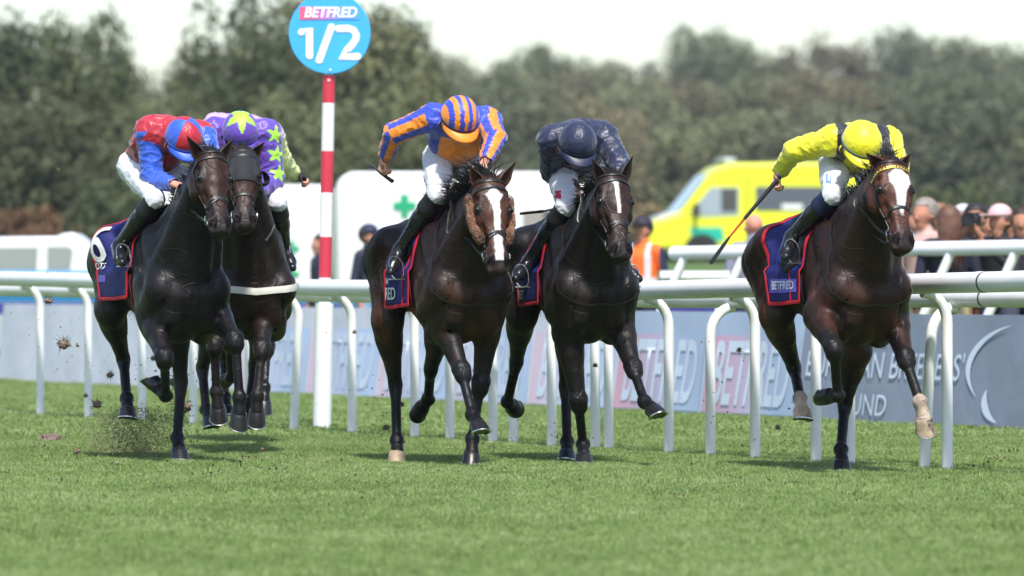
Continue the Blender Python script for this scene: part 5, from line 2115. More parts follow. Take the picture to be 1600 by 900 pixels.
    for (txt, size, x0, a0, s, rot, col) in S.get('print', ()):
        if col == 'patch':
            mbp = MB()
            w_, h_ = txt
            nn = 10
            vsp = []
            for i in range(nn + 1):
                for j in range(nn + 1):
                    tx, ty = (i / nn - 0.5) * w_, (j / nn - 0.5) * h_
                    vsp.append((tx, ty, 0))
            mbp.add(vsp, [(i * (nn + 1) + j, i * (nn + 1) + j + 1, (i + 1) * (nn + 1) + j + 1, (i + 1) * (nn + 1) + j) for i in range(nn) for j in range(nn)])
            me_ = bpy.data.meshes.new('print_patch')
            me_.from_pydata(mbp.v, [], mbp.f)
            on_cloth('print_patch', me_, x0, a0, s, PURPLEPRINT, rot, 0.0150)
        else:
            me_ = text_mesh(txt, size, offset=0.012 * size, cell=0.02)
            on_cloth('number' if txt.isdigit() else 'lettering', me_, x0, a0, s, WHITEPRINT, rot, 0.0225)
    # girth
    gm = mat('girth_webbing_' + ('red' if S.get('girthred', True) else 'dark'), srgb(120, 25, 40) if S.get('girthred', True) else (0.02, 0.02, 0.022), rough=0.8, var=0.3, vscale=120)
    pth = []
    for i in range(41):
        a = R(75 + 210 * i / 40)
        d = Vector((0, math.sin(a), math.cos(a)))
        pth.append(cast(Vector((0.20, 0, zc - 0.05)) + d * 0.8, -d, 0.006))
    strap('girth', pth, 0.028, 0.004, gm, root)
    # saddle: seat, flaps
    sm = mat('black_saddle_leather', (0.014, 0.014, 0.014), rough=0.5, var=0.3, vscale=30)
    mb = MB()
    vs = []
    nx, na = 16, 30
    for i in range(nx + 1):
        t_ = i / nx
        x = -0.20 + 0.44 * t_
        fl = S.get('flap', 68)
        amax = R(30 + (fl - 30) * math.sin(math.pi * min(1.0, max(0.0, (t_ - 0.22) / 0.72))) ** 0.6) if t_ > 0.22 else R(30)
        for j in range(na + 1):
            a = -amax + 2 * amax * j / na
            h_ = 0.030 + 0.028 * (1 - (a / amax) ** 2) * (0.6 + 0.8 * abs(t_ - 0.5))
            vs.append(sad(x, a, h_)[0])
    fs = [(i * (na + 1) + j, i * (na + 1) + j + 1, (i + 1) * (na + 1) + j + 1, (i + 1) * (na + 1) + j) for i in range(nx) for j in range(na)]
    mb.add(vs, fs)
    so = mb.build('saddle', sm, root)
    so.modifiers.new('thickness', 'SOLIDIFY').thickness = 0.02
    # stirrups hang from the saddle to the rider's feet
    for s in (-1, 1):
        ft = rig.px(*S['foot'])
        ft = Vector((ft.x, s * abs(ft.y), ft.z))
        top, n_ = sad(0.04, R(s * 42), 0.05)
        foot_dir = Vector((0.75, 0.12 * s, -0.55)).normalized()
        mb = MB()
        e2 = Vector((0, s, 0.15)).normalized()
        e1 = Vector((-0.3, 0, 1)).normalized()
        c_ = ft + Vector((0.045, 0, -0.018))
        lp = [c_ + e2 * 0.046 * math.cos(a) + e1 * (0.060 * math.sin(a) + (0.03 if math.sin(a) > 0 else 0)) for a in [2 * math.pi * i / 24 for i in range(25)]]
        mb.tube(lp, 0.0045, 6)
        mb.box(c_ - e1 * 0.058, (0.035, 0.095, 0.008))
        st_o = mb.build('stirrup_iron', STEEL, so)
        a_ = c_ + e1 * 0.10
        strap('stirrup_leather', [(a_.lerp(top, i / 8), Vector((0, s, 0.2))) for i in range(9)], 0.011, 0.0035, STRAP, so)
    HORSE[S['name']] = dict(rig=rig, bvh=bvh, root=root, legs=legs)
    print('HORSE', S['name'], {n_: [round((l[i + 1] - l[i]).length, 2) for i in range(3)] for n_, l in legs.items()},
          'hoofz', {n_: round(l[3].z, 2) for n_, l in legs.items()}, 'hx', {n_: [round(l[i].x, 2) for i in range(4)] for n_, l in legs.items()}, 'hy', {n_: [round(l[i].y, 2) for i in range(4)] for n_, l in legs.items()},
          'head', round((muz - poll).length, 2), 'tris', len(Q) * 2)
    return rig
# ------------------------------------------------------------------ jockeys
SKIN = mat('skin', srgb(205, 150, 125), rough=0.5, var=0.12, vscale=25)
BREECH = mat('white_breeches', (0.74, 0.74, 0.78), rough=0.55, var=0.06, vscale=14, bump=0.010, bscale=22)
BOOT = mat('black_boot_leather', (0.012, 0.012, 0.014), rough=0.22, var=0.3, vscale=30, bump=0.004, bscale=30)
BOOTTOP = mat('navy_boot_top', srgb(20, 28, 66), rough=0.7, var=0.2, vscale=30)
LENS = mat('goggle_lens', (0.02, 0.02, 0.025), rough=0.1, coat=1.0)
WATCH = mat('watch_band', (0.02, 0.02, 0.02), rough=0.4)


def silk_mat(name):
    return mat(name, rough=0.42, spec=0.6, attr='Col', var=0.08, vscale=20, bump=0.016, bscale=15, sheen=0.3)


def fingers(F, w, d, pn, gid, sgn, grip=1.0):
    """five-fingered hand from the wrist w along d, palm facing pn; fingers curled round"""
    side = d.cross(pn).normalized() * sgn
    F.cone(w, w + d * 0.03, 0.026, 0.027, gid, 0.012, tuple(pn), 0.8)
    F.cone(w + d * 0.03 + side * 0.012, w + d * 0.085 + side * 0.022, 0.022, 0.017, gid, 0.01, tuple(pn), 0.72)
    F.cone(w + d * 0.03 - side * 0.012, w + d * 0.080 - side * 0.024, 0.022, 0.016, gid, 0.01, tuple(pn), 0.72)
    for i, (o, l, r) in enumerate(((0.030, 0.90, 0.0092), (0.010, 1.0, 0.0096), (-0.010, 0.95, 0.0090), (-0.029, 0.78, 0.0080))):
        k = w + d * (0.088 - 0.004 * abs(i - 1)) + side * o
        d1 = (d * 0.62 + pn * 0.78 * grip).normalized()
        d2 = (-d * 0.35 * grip + pn * 0.94).normalized()
        d3 = (-d * 0.95 * grip + pn * 0.15).normalized()
        a = k + d1 * 0.040 * l
        b = a + d2 * 0.026 * l
        c = b + d3 * 0.022 * l
        F.cone(k, a, r + 0.0008, r, gid, 0.004)
        F.cone(a, b, r, r * 0.94, gid, 0.003)
        F.cone(b, c, r * 0.94, r * 0.85, gid, 0.003)
    t0 = w + d * 0.028 + side * 0.030
    t1 = t0 + (d * 0.55 + side * 0.45 + pn * 0.7).normalized() * 0.040
    t2 = t1 + (d * 0.45 - side * 0.35 + pn * 0.75).normalized() * 0.030
    F.cone(t0, t1, 0.0125, 0.0105, gid, 0.008)
    F.cone(t1, t2, 0.0105, 0.0085, gid, 0.004)


def helmet(parent, rig, c, up, fr, J):
    """skull cap under a silk cover, with a peak and a band round the rim"""
    up = up.normalized()
    fr = (fr - up * fr.dot(up)).normalized()
    lf = up.cross(fr)
    rx, ry, rz_ = 0.136, 0.119, 0.128
    nu, nv = 72, 26
    vs, cols = [], []
    for j in range(nv + 1):
        ph = R(104) * j / nv
        for i in range(nu):
            th = 2 * math.pi * i / nu
            a, b, e = math.sin(ph) * math.cos(th), math.sin(ph) * math.sin(th), math.cos(ph)
            k = 1.0 + 0.006 * math.sin(th * 6) * math.sin(ph) + 0.004 * math.sin(th * 17 + 3 * ph)
            vs.append(c + fr * (a * rx * k) + lf * (b * ry * k) + up * (e * rz_ * k))
    fs, fc = [], []
    fn = J['capfn']
    for j in range(nv):
        for i in range(nu):
            q = (j * nu + i, (j + 1) * nu + i, (j + 1) * nu + (i + 1) % nu, j * nu + (i + 1) % nu)
            fs.append(q)
            ph = R(104) * (j + 0.5) / nv
            th = 2 * math.pi * (i + 0.5) / nu
            fc.append(fn(math.sin(ph) * math.cos(th), math.sin(ph) * math.sin(th), math.cos(ph), th, ph))
    me = bpy.data.meshes.new('helmet')
    me.from_pydata([tuple(v) for v in vs], [], fs)
    ca = me.color_attributes.new('Col', 'FLOAT_COLOR', 'CORNER')
    arr = np.ones((len(fs), 4, 4), dtype=np.float32)
    arr[:, :, :3] = np.array(fc, dtype=np.float32)[:, None, :]
    ca.data.foreach_set('color', arr.ravel())
    hm = mat('silk_cap_' + J['name'], rough=0.42, spec=0.5, attr='Col', var=0.06, vscale=20, bump=0.006, bscale=40, sheen=0.2)
    ho = link_mesh('helmet', me, hm, parent)
    ho.modifiers.new('thickness', 'SOLIDIFY').thickness = 0.012
    # band
    mb = MB()
    pts, ups = [], []
    for i in range(49):
        th = 2 * math.pi * i / 48
        ph = R(96)
        d = fr * (math.cos(th) * rx * math.sin(ph)) + lf * (math.sin(th) * ry * math.sin(ph))
        pts.append(c + d * 1.012 + up * math.cos(ph) * rz_)
        ups.append(d.normalized())
    mb.tube(pts, 1.0, 6, flat=(0.008, 0.003), up=ups, cap=False)
    mb.build('helmet_band', mat('cap_band_' + J['name'], J['band'], rough=0.6), ho)
    # peak
    mb = MB()
    vs = []
    n, m_ = 26, 6
    for i in range(n + 1):
        th = R(-78 + 156 * i / n)
        for j in range(m_ + 1):
            t = j / m_
            ex = 0.060 * math.cos(th * 0.95) ** 0.7 * t
            d = fr * math.cos(th) + lf * math.sin(th)
            p = c + fr * (math.cos(th) * rx * 0.985) + lf * (math.sin(th) * ry * 0.985) - up * 0.022
            vs.append(p + (fr * 0.8 + d * 0.2) * ex - up * (0.020 * t * t + 0.012 * t))
    fs = [(i * (m_ + 1) + j, i * (m_ + 1) + j + 1, (i + 1) * (m_ + 1) + j + 1, (i + 1) * (m_ + 1) + j) for i in range(n) for j in range(m_)]
    mb.add(vs, fs)
    po = mb.build('helmet_peak', mat('cap_peak_' + J['name'], J['peak'], rough=0.45, var=0.08), ho)
    po.modifiers.new('thickness', 'SOLIDIFY').thickness = 0.004
    return ho


def build_jockey(J):
    H = HORSE[J['horse']]
    rig = H['rig']
    hb = H['bvh']
    P = lambda t: rig.px(*t)
    pel, nek, hed = P(J['pelvis']), P(J['neck']), P(J['head'])
    lat = Vector((0, 1, 0))
    arm = {}
    for s in 'RL':
        sh = P(J['sh' + s])
        el = rig.ik(sh, *J['el' + s][:2], 0.28, J['el' + s][2])
        wr = rig.ik(el, *J['wr' + s][:2], 0.245, J['wr' + s][2])
        arm[s] = (sh, el, wr)
    leg = {}
    kn, an, to = P(J['knee']), P(J['ank']), P(J['toe'])
    kn.y, an.y, to.y = (min(-0.13, kn.y), min(-0.26, an.y), min(-0.29, to.y))
    for s, sg in (('R', 1), ('L', -1)):
        leg[s] = tuple(Vector((p.x, p.y * sg, p.z)) for p in (Vector((pel.x + 0.02, -0.105 + pel.y, pel.z - 0.02)) if sg > 0 else Vector((pel.x + 0.02, -0.105 - pel.y, pel.z - 0.02)), kn, an, to))
    allp = [pel, nek, hed] + [p for a in arm.values() for p in a] + [p for l in leg.values() for p in l]
    lo = [min(p[i] for p in allp) - 0.22 for i in range(3)]
    hi = [max(p[i] for p in allp) + 0.22 for i in range(3)]
    F = Field(lo, hi, 0.007)
    SILK, SLR, SLL, BRE, BOO, SKI, GLO, TOP = range(8)
    sp = (nek - pel).normalized()
    la = (arm['L'][0] - arm['R'][0])
    la = (la - sp * la.dot(sp)).normalized()
    up = sp.cross(la).normalized()
    if up.z < 0:
        up = -up
    # pelvis and torso, the back rounded upwards
    mid = pel.lerp(nek, 0.5) + up * J.get('hump', 0.004)
    F.cone(pel - sp * 0.05, pel + sp * 0.03, 0.116, 0.112, BRE, 0.04, tuple(la), 1.20)
    F.cone(pel + sp * 0.05, mid, 0.112, 0.114, SILK, 0.04, tuple(la), 1.30)
    ch = pel.lerp(nek, 0.84) + up * 0.0
    F.cone(mid, ch, 0.114, 0.104, SILK, 0.05, tuple(la), 1.48)
    F.cone(arm['R'][0].lerp(ch, 0.25), arm['L'][0].lerp(ch, 0.25), 0.085, 0.085, SILK, 0.05)
    # silks billow below the waist
    F.cone(mid - up * 0.06, pel + sp * 0.16 - up * 0.05, 0.085, 0.09, SILK, 0.04, tuple(la), 1.3)
    # neck and head
    cu, cf = Vector(J['crown']).normalized(), Vector(J['face']).normalized()
    cf = (cf - cu * cf.dot(cu)).normalized()
    nb = hed - cu * 0.03 - cf * 0.02
    F.cone(nek, nb, 0.060, 0.054, SKI, 0.02)
    F.cone(nek - sp * 0.03, nek.lerp(nb, 0.98), 0.080, 0.074, SILK, 0.04)
    F.ball(hed, 0.095, SKI, 0.02)
    F.cone(hed + cf * 0.035 - cu * 0.02, hed + cf * 0.055 - cu * 0.105, 0.068, 0.042, SKI, 0.03)
    F.cone(hed + cf * 0.105 - cu * 0.035, hed + cf * 0.122 - cu * 0.07, 0.010, 0.014, SKI, 0.012)
    F.cone(hed + cf * 0.088 - cu * 0.098 + la * 0.02, hed + cf * 0.088 - cu * 0.098 - la * 0.02, 0.012, 0.012, SKI, 0.01)
    for s in (-1, 1):
        F.ball(hed - cu * 0.05 + cf.cross(cu) * (0.092 * s), 0.022, SKI, 0.012)
        F.ball(hed + cf * 0.094 - cu * 0.032 + cf.cross(cu) * (0.030 * s), 0.012, SKI, 0.01, sub=True)
    # arms
    for s in 'RL':
        sh, el, wr = arm[s]
        g = SLR if s == 'R' else SLL
        F.ball(sh, 0.076, g, 0.04)
        bag = J.get('bag', 1.0)
        F.cone(sh, el, 0.072 * bag, 0.056 * bag, g, 0.03)
        fw = el.lerp(wr, 0.86)
        F.ball(el.lerp(sh, 0.1), 0.056 * bag, g, 0.02)
        F.cone(el, fw, 0.054 * bag, 0.038, g, 0.02)
        F.cone(fw, wr, 0.027, 0.024, SKI, 0.004)
        hd = Vector(J.get('handdir' + s, (wr - el).normalized())).normalized()
        pn = Vector(J.get('palm' + s, (0.2, 0.0, -1.0)))
        pn = (pn - hd * pn.dot(hd)).normalized()
        fingers(F, wr, hd, pn, GLO if J.get('glove') else SKI, 1 if s == 'R' else -1)
    # legs
    for s in 'RL':
        hp, k_, a_, t_ = leg[s]
        F.cone(hp, hp.lerp(k_, 0.5), 0.096, 0.078, BRE, 0.03)
        F.cone(hp.lerp(k_, 0.5), k_, 0.078, 0.054, BRE, 0.03)
        sd_ = (a_ - k_).normalized()
        F.ball(k_ + sd_ * 0.01, 0.056, BRE, 0.02)
        F.cone(k_ + sd_ * 0.04, k_ + sd_ * 0.13, 0.057, 0.056, TOP, 0.015)
        F.cone(k_ + sd_ * 0.12, k_.lerp(a_, 0.5), 0.056, 0.053, BOO, 0.02)
        F.cone(k_.lerp(a_, 0.45), a_, 0.054, 0.037, BOO, 0.02)
        fd = (t_ - a_).normalized()
        heel = a_ - fd * 0.035 + sd_ * 0.035
        ball = a_ + fd * 0.12 + sd_ * 0.03
        F.cone(heel, ball, 0.032, 0.034, BOO, 0.02)
        F.cone(a_, ball, 0.038, 0.030, BOO, 0.03)
        F.cone(ball, a_ + fd * 0.185 + sd_ * 0.025, 0.034, 0.024, BOO, 0.02)
    base = Vector((0.05, 0, 1.56))
    V, Q, G = F.mesh()
    V = relax(V, Q, 1, 0.5)
    N = vnormals(V, Q)
    root = empty('jockey', rig.world(base), rig.rz, J['label'], 'person', 'jockeys riding in the race')
    V = V - np.array(base, dtype=np.float32)
    names = ['silk', 'silk', 'silk', 'breeches', 'boot', 'skin', 'glove', 'top']
    # colours
    C = np.zeros((len(V), 3), dtype=np.float32)
    C[:] = np.array(srgb(205, 150, 125))
    ref = dict(pel=np.array(pel - base), nek=np.array(nek - base), la=np.array(la), up=np.array(up), sp=np.array(sp), mid=np.array(mid - base),
               arm={s: tuple(np.array(p - base) for p in arm[s]) for s in 'RL'})
    bk_ = ((V - np.array(hed - base, dtype=np.float32)) @ np.array(cf, dtype=np.float32)) < 0.0
    G[(G == SKI) & bk_ & (np.linalg.norm(V - np.array(hed - base, dtype=np.float32), axis=1) < 0.22)] = SILK
    for s, g in (('R', SLR), ('L', SLL)):     # the yoke belongs to the body of the jacket
        sh_, el_, wr__ = ref['arm'][s]
        tt_ = ((V - sh_) @ (el_ - sh_)) / ((el_ - sh_) @ (el_ - sh_))
        G[(G == g) & (tt_ < 0.02)] = SILK
    J['silkfn'](V.astype(np.float64), G, C, ref)
    me = np_mesh('jockey_body', V, Q, cols=C)
    link_mesh('body', me, mat('jockey_skin', rough=0.5, attr='Col', var=0.1, vscale=20), root)
    qs = np.sort(G[Q], axis=1)
    fg = np.median(G[Q], axis=1)
    wr_ = np.array([mnoise.noise(Vector((p[0] * 14, p[1] * 14, p[2] * 9))) + 0.5 * mnoise.noise(Vector((p[0] * 31, p[1] * 31, p[2] * 22))) for p in V])
    rid = np.array([(1 - abs(mnoise.noise(Vector((p[0] * 13 + 9, p[1] * 13, p[2] * 20))))) ** 3 + 0.5 * (1 - abs(mnoise.noise(Vector((p[0] * 27, p[1] * 24 + 5, p[2] * 30))))) ** 3 for p in V])
    off = (0.006 + 0.004 * wr_ + 0.0085 * rid).astype(np.float32)
    ismask = np.isin(G[Q], (SILK, SLR, SLL)).sum(axis=1) >= 2
    shell(V, Q, N, ismask, off, 'racing_silks', silk_mat('silk_' + J['name']), root, cols=C, thick=0.003)
    bm_ = (G[Q] == BRE).sum(axis=1) >= 2
    shell(V, Q, N, bm_, (0.002 + 0.0015 * wr_ + 0.005 * rid).astype(np.float32), 'breeches', BREECH, root, thick=0.002)
    cy = V[Q][:, :, 1].mean(axis=1)
    for sg in (-1, 1):
        m_ = (G[Q] == BOO).sum(axis=1) >= 2
        b_ = shell(V, Q, N, m_ & (cy * sg > 0), 0.004, 'boot', BOOT, root, thick=0.002)
        m_ = (G[Q] == TOP).sum(axis=1) >= 2
        shell(V, Q, N, m_ & (cy * sg > 0), 0.006, 'boot_cuff', mat('boot_cuff_' + J['name'], J.get('cuff', (0.012, 0.012, 0.014)), rough=0.6), root, thick=0.002)
    if J.get('glove'):
        m_ = (G[Q] == GLO).sum(axis=1) >= 2
        kn_ = np.zeros(len(V), dtype=bool)
        for s in 'RL':
            wv_ = np.array(arm[s][2] - base)
            kn_ |= np.linalg.norm(V - wv_, axis=1) < 0.105
        for s in 'RL':
            near_ = np.linalg.norm(V - np.array(arm[s][2] - base), axis=1) < 0.105
            shell(V, Q, N, m_ & near_[Q].all(axis=1), 0.003, 'glove', mat('black_glove', (0.012, 0.012, 0.012), rough=0.7), root, thick=0.002)
    helmet(root, rig, hed - base + cu * 0.012, cu, cf, J)
    # goggles
    mb = MB()
    lf = cu.cross(cf)
    pts = [hed - base + cf * (0.112 * math.cos(a)) + lf * (0.112 * math.sin(a)) - cu * 0.030 for a in [R(-62 + 124 * i / 16) for i in range(17)]]
    mb.tube(pts, [0.012 + 0.010 * math.sin(math.pi * i / 16) for i in range(17)], 8, flat=(1.0, 0.5), up=[(p - (hed - base)).normalized() for p in pts])
    mb.build('goggles', LENS, root)
    # patches, straps on wrists
    for (jnt, frac, col, r_) in J.get('bands', ()):
        s, i = jnt
        a, b = arm[s][i], arm[s][i + 1]
        c_ = a.lerp(b, frac) - base
        d_ = (b - a).normalized()
        o_ = d_.orthogonal().normalized()
        e_ = d_.cross(o_)
        mb = MB()
        mb.tube([c_ + o_ * r_ * math.cos(2 * math.pi * k / 16) + e_ * r_ * math.sin(2 * math.pi * k / 16) for k in range(17)], 0.007, 6, cap=False)
        mb.build('wristband', mat('wristband_%d%d%d' % tuple(int(x * 255) for x in col), col, rough=0.5), root)
    bv = BVHTree.FromPolygons([tuple(p) for p in V.tolist()], Q.tolist())
    for (px_, py_, wd, hg, m_, nm_, txt) in J.get('patches', ()):
        # a printed patch on the breeches, found along the sight line
        c_ = rig.loc(Vector((0, 0, HC)))
        vs, ok = [], True
        nn = 6
        lab = None
        for i in range(nn + 1):
            for j in range(nn + 1):
                t = rig.px(px_ + wd * (i / nn - 0.5), py_ + hg * (j / nn - 0.5), 0.2)
                d = (t - c_).normalized()
                hit = bv.ray_cast(c_ - base, d)
                if hit[0] is None:
                    ok = False
                    break
                vs.append(hit[0] + hit[1] * 0.008)
        if ok and len(vs) == (nn + 1) ** 2:
            mb = MB()
            mb.add(vs, [(i * (nn + 1) + j, i * (nn + 1) + j + 1, (i + 1) * (nn + 1) + j + 1, (i + 1) * (nn + 1) + j) for i in range(nn) for j in range(nn)])
            mb.build(nm_, m_, root)
    print('JOCKEY', J['name'], 'torso', round((nek - pel).length, 2), 'arms', {s: [round((a[i + 1] - a[i]).length, 2) for i in range(2)] for s, a in arm.items()},
          'thigh', round((leg['R'][1] - leg['R'][0]).length, 2), 'shin', round((leg['R'][2] - leg['R'][1]).length, 2), 'foot', round((leg['R'][3] - leg['R'][2]).length, 2),
          'pts', [tuple(round(x, 2) for x in p) for p in leg['R']], 'pel', tuple(round(x, 2) for x in pel), 'head', tuple(round(x, 2) for x in hed), 'tris', len(Q) * 2)
    return dict(rig=rig, arm=arm, base=base, root=root)
# ------------------------------------------------------------------ the six runners as the photograph shows them
BLK = (0.006, 0.006, 0.007)
RUN = [
    dict(name='one', chest=283, cloth=(-0.46, 0.22, 116), Y=40.8, th=20, dz=0.0, warm=0.12, coat=(0.007, 0.006, 0.007), headc=(0.030, 0.011, 0.006), lowc=BLK, rough=0.46,
         label='black horse with a number six on its cloth, leftmost runner',
         RF=[(240, 500, 0.45), (257, 562, 1), (259, 618, -1), (232, 592, -1)],
         LF=[(335, 487, 0.50), (368, 533, 1), (374, 620, 1), (373, 680, 1)],
         RH=[(172, 482, -0.35), (193, 562, -1), (198, 622, 1), (200, 654, 1)],
         LH=[(275, 487, -0.05), (283, 598, -1), (277, 684, 1), (283, 720, 1)],
         poll=(330, 241, 1.02), muz=(349, 367, 1.36), earR=(292, 212, 0.02), earL=(365, 217, 0.02), yaw=0,
         handR=(284, 289, 0.62), handL=(322, 292, 0.66), foot=(190, 398, 0.17), mane_dir=(-0.3, -0.1, 0.5), mane_len=0.09, crossnose=True,
         print=(('6', 0.26, -0.33, 55, -1, 0, 'w'), ('OTIC', 0.062, -0.30, 76, -1, 0, 'w'), ((0.15, 0.045), 0, -0.24, 92, -1, 0, 'patch')), neckstrap=False),
    dict(name='two', chest=394, cloth=(-0.20, 0.22, 122), cloth_skew=0.05, Y=42.9, th=8, dz=0.0, warm=0.55, coat=(0.014, 0.008, 0.006), headc=(0.032, 0.013, 0.008), lowc=(0.010, 0.008, 0.008), rough=0.48,
         label='dark brown horse in a black hood with white breast girth, beside the leftmost horse',
         RF=[(357, 482, 0.50), (335, 540, 1), (338, 612, -1), (345, 686, 1)],
         LF=[(412, 480, 0.50), (409, 548, 1), (402, 618, 1), (401, 680, 1)],
         RH=[(335, 500, -0.2), (316, 575, -1), (322, 640, 1), (332, 668, 1)],
         LH=[(410, 495, -0.2), (398, 570, -1), (388, 640, 1), (384, 668, 1)],
         poll=(379, 238, 1.0), muz=(384, 361, 1.34), earR=(352, 216, 0.02), earL=(413, 222, 0.02),
         handR=(368, 296, 0.62), handL=(400, 298, 0.66), foot=(328, 392, 0.1), hood=True, breastgirth=True, neckstrap=False, mane_n=120, mane_len=0.08),
    dict(name='three', chest=722, cloth=(-0.16, 0.26, 124), cloth_skew=0.02, Y=40.3, th=19, dz=0.0, warm=0.6, coat=(0.016, 0.008, 0.006), headc=(0.062, 0.022, 0.011), lowc=BLK, rough=0.46,
         label='dark bay horse with tan fleece cheekpieces, white blaze, under the orange and blue rider',
         RF=[(690, 495, 0.50), (722, 583, 1), (738, 648, 1), (753, 674, 1)],
         LF=[(765, 492, 0.45), (750, 603, 1), (738, 685, -1), (737, 727, 1)],
         RH=[(605, 500, -0.35), (618, 602, -1), (620, 688, 1), (621, 726, 1)],
         LH=[(690, 505, -0.2), (673, 578, -1), (669, 624, -1), (652, 650, -1)],
         poll=(766, 284, 1.0), muz=(784, 436, 1.27), earR=(733, 257, 0.02), earL=(806, 252, 0.02), hs=1.04,
         handR=(704, 312, 0.55), handL=(756, 268, 0.66), foot=(616, 418, 0.15), fleece=True, crossnose=True, nose_u=0.335,
         mane_dir=(-0.3, -0.55, 0.6), mane_len=0.20, mane_n=420, fore_len=0.15, cloth_stripe=True, socks=(),
         blaze=(((0.070, 0.012, 0.0), (0.105, 0.058, 0.0)), ((0.105, 0.058, 0.0), (0.15, 0.030, 0.0)), ((0.15, 0.028, 0.0), (0.21, 0.019, 0.004)), ((0.21, 0.019, 0.004), (0.36, 0.022, 0.006)), ((0.36, 0.028, 0.004), (0.52, 0.026, 0.0))),
         print=(('RED', 0.10, -0.02, 111, -1, 0, 'w'), ('W', 0.06, -0.07, 96, -1, 0, 'w')), palehoof=('RH',)),
    dict(name='four', chest=922, cloth=(-0.18, 0.26, 122), cloth_skew=0.06, Y=40.6, th=15, dz=0.0, warm=0.45, coat=(0.009, 0.007, 0.006), headc=(0.026, 0.012, 0.008), lowc=BLK, rough=0.46,
         label='near black horse with a narrow white star and stripe, under the rider in navy',
         RF=[(888, 520, 0.50), (904, 630, 1), (911, 694, -1), (913, 725, 1)],
         LF=[(968, 505, 0.50), (990, 578, 1), (1007, 627, 1), (1030, 648, 1)],
         RH=[(815, 490, -0.3), (807, 566, -1), (793, 628, -1), (806, 642, -1)],
         LH=[(890, 510, -0.2), (884, 605, -1), (886, 690, 1), (886, 720, 1)],
         poll=(957, 276, 1.0), muz=(975, 412, 1.33), earR=(925, 248, 0.02), earL=(989, 243, 0.02),
         handR=(908, 303, 0.62), handL=(945, 298, 0.66), foot=(812, 430, 0.15), crossnose=True, mane_dir=(-0.3, -0.6, 0.3), mane_len=0.14, mane_n=320,
         blaze=(((0.060, 0.015, 0.0), (0.13, 0.012, 0.002)), ((0.13, 0.012, 0.002), (0.275, 0.008, 0.006))), cloth_stripe=False,
         print=(('BET', 0.07, -0.03, 112, -1, 0, 'w'),)),
    dict(name='five', chest=1341, cloth=(-0.34, 0.24, 120), Y=38.75, th=20, dz=0.0, warm=0.55, coat=(0.020, 0.009, 0.006), headc=(0.068, 0.021, 0.011), lowc=(0.008, 0.007, 0.007), rough=0.46,
         label='bay horse with gold studded browband and large white star, under the yellow rider',
         RF=[(1280, 492, 0.50), (1303, 547, 1), (1309, 618, -1), (1284, 622, -1)],
         LF=[(1395, 490, 0.50), (1415, 562, 1), (1438, 628, 1), (1449, 681, 1)],
         RH=[(1212, 490, -0.3), (1241, 575, -1), (1250, 622, 1), (1256, 656, 1)],
         LH=[(1335, 545, 0.0), (1320, 632, -1), (1314, 702, 1), (1317, 739, 1)],
         poll=(1393, 255, 1.02), muz=(1418, 403, 1.34), earR=(1353, 239, 0.02), earL=(1423, 239, 0.02),
         handR=(1331, 290, 0.72), handL=(1372, 300, 0.72), foot=(1234, 392, 0.15), goldbrow=True, nose_u=0.315, mane_dir=(-0.3, 0.1, 0.7), mane_len=0.11, fore_len=0.11,
         socks=('LF', 'RH'), sockc=(0.44, 0.34, 0.27), palehoof=('LF', 'RH'), cloth_stripe=True, girthred=False, flap=84,
         blaze=(((0.072, 0.030, 0.016), (0.10, 0.062, 0.018)), ((0.10, 0.062, 0.018), (0.15, 0.066, 0.022)), ((0.15, 0.062, 0.022), (0.21, 0.036, 0.016)), ((0.21, 0.034, 0.014), (0.29, 0.027, 0.008)), ((0.29, 0.026, 0.008), (0.36, 0.004, 0.004))),
         print=(((0.36, 0.085), 0, 0.02, 101, -1, 0, 'patch'), ('BETFRED', 0.074, 0.03, 101, -1, 0, 'w'))),
    dict(name='six', chest=398, Y=45.4, th=10, dz=0.0, h=0.013, coat=(0.020, 0.012, 0.009), headc=(0.03, 0.014, 0.010), lowc=BLK,
         label='dark horse almost hidden behind the hooded horse', 
         RF=[(366, 480, 0.50), (358, 535, 1), (361, 590, -1), (348, 600, -1)],
         LF=[(416, 480, 0.50), (417, 545, 1), (413, 605, 1), (412, 645, 1)],
         RH=[(352, 495, -0.3), (350, 560, -1), (352, 620, 1), (355, 650, 1)],
         LH=[(414, 490, -0.2), (408, 560, -1), (404, 620, 1), (402, 650, 1)],
         poll=(386, 252, 0.95), muz=(391, 355, 1.25), earR=(368, 234, 0.02), earL=(404, 234, 0.02),
         handR=(360, 296, 0.62), handL=(400, 298, 0.66), foot=(335, 392, 0.1), neckstrap=False, mane_n=60),
]
for S_ in RUN:
    build_horse(S_)

for n_, h_ in HORSE.items():
    d_ = h_['rig'].O - (P0 + RN * 0.17)
    print('HORSE railgap', n_, round(d_.dot(RN), 2), 'hind', round((h_['rig'].world((-0.7, 0.25, 0)) - (P0 + RN * 0.17)).dot(RN), 2), 'front', round((h_['rig'].world((0.6, 0.25, 0)) - (P0 + RN * 0.17)).dot(RN), 2))
BLUE, RED, MAROON = srgb(48, 92, 205), srgb(176, 28, 48), srgb(128, 20, 40)
ORANGE, RBLUE = srgb(246, 140, 30), srgb(48, 72, 190)
PURPLE, LIME, LILAC = srgb(98, 66, 172), srgb(168, 232, 66), srgb(190, 160, 215)
NAVY, YELLOW, BLACK = srgb(27, 34, 64), srgb(232, 222, 40), srgb(26, 24, 34)
PALEL = srgb(222, 228, 150)


def along(V, a, b):
    d = b - a
    t = ((V - a) @ d) / (d @ d)
    return t


def silk_one(V, G, C, r):
    C[G == 0] = RED
    C[G == 1] = BLUE
    C[G == 2] = BLUE
    # blue braid over the shoulders and a darker red seat of the jacket
    lat = (V - r['nek']) @ r['la']
    t = along(V, r['pel'], r['nek'])
    C[(G == 0) & (t < 0.55)] = MAROON


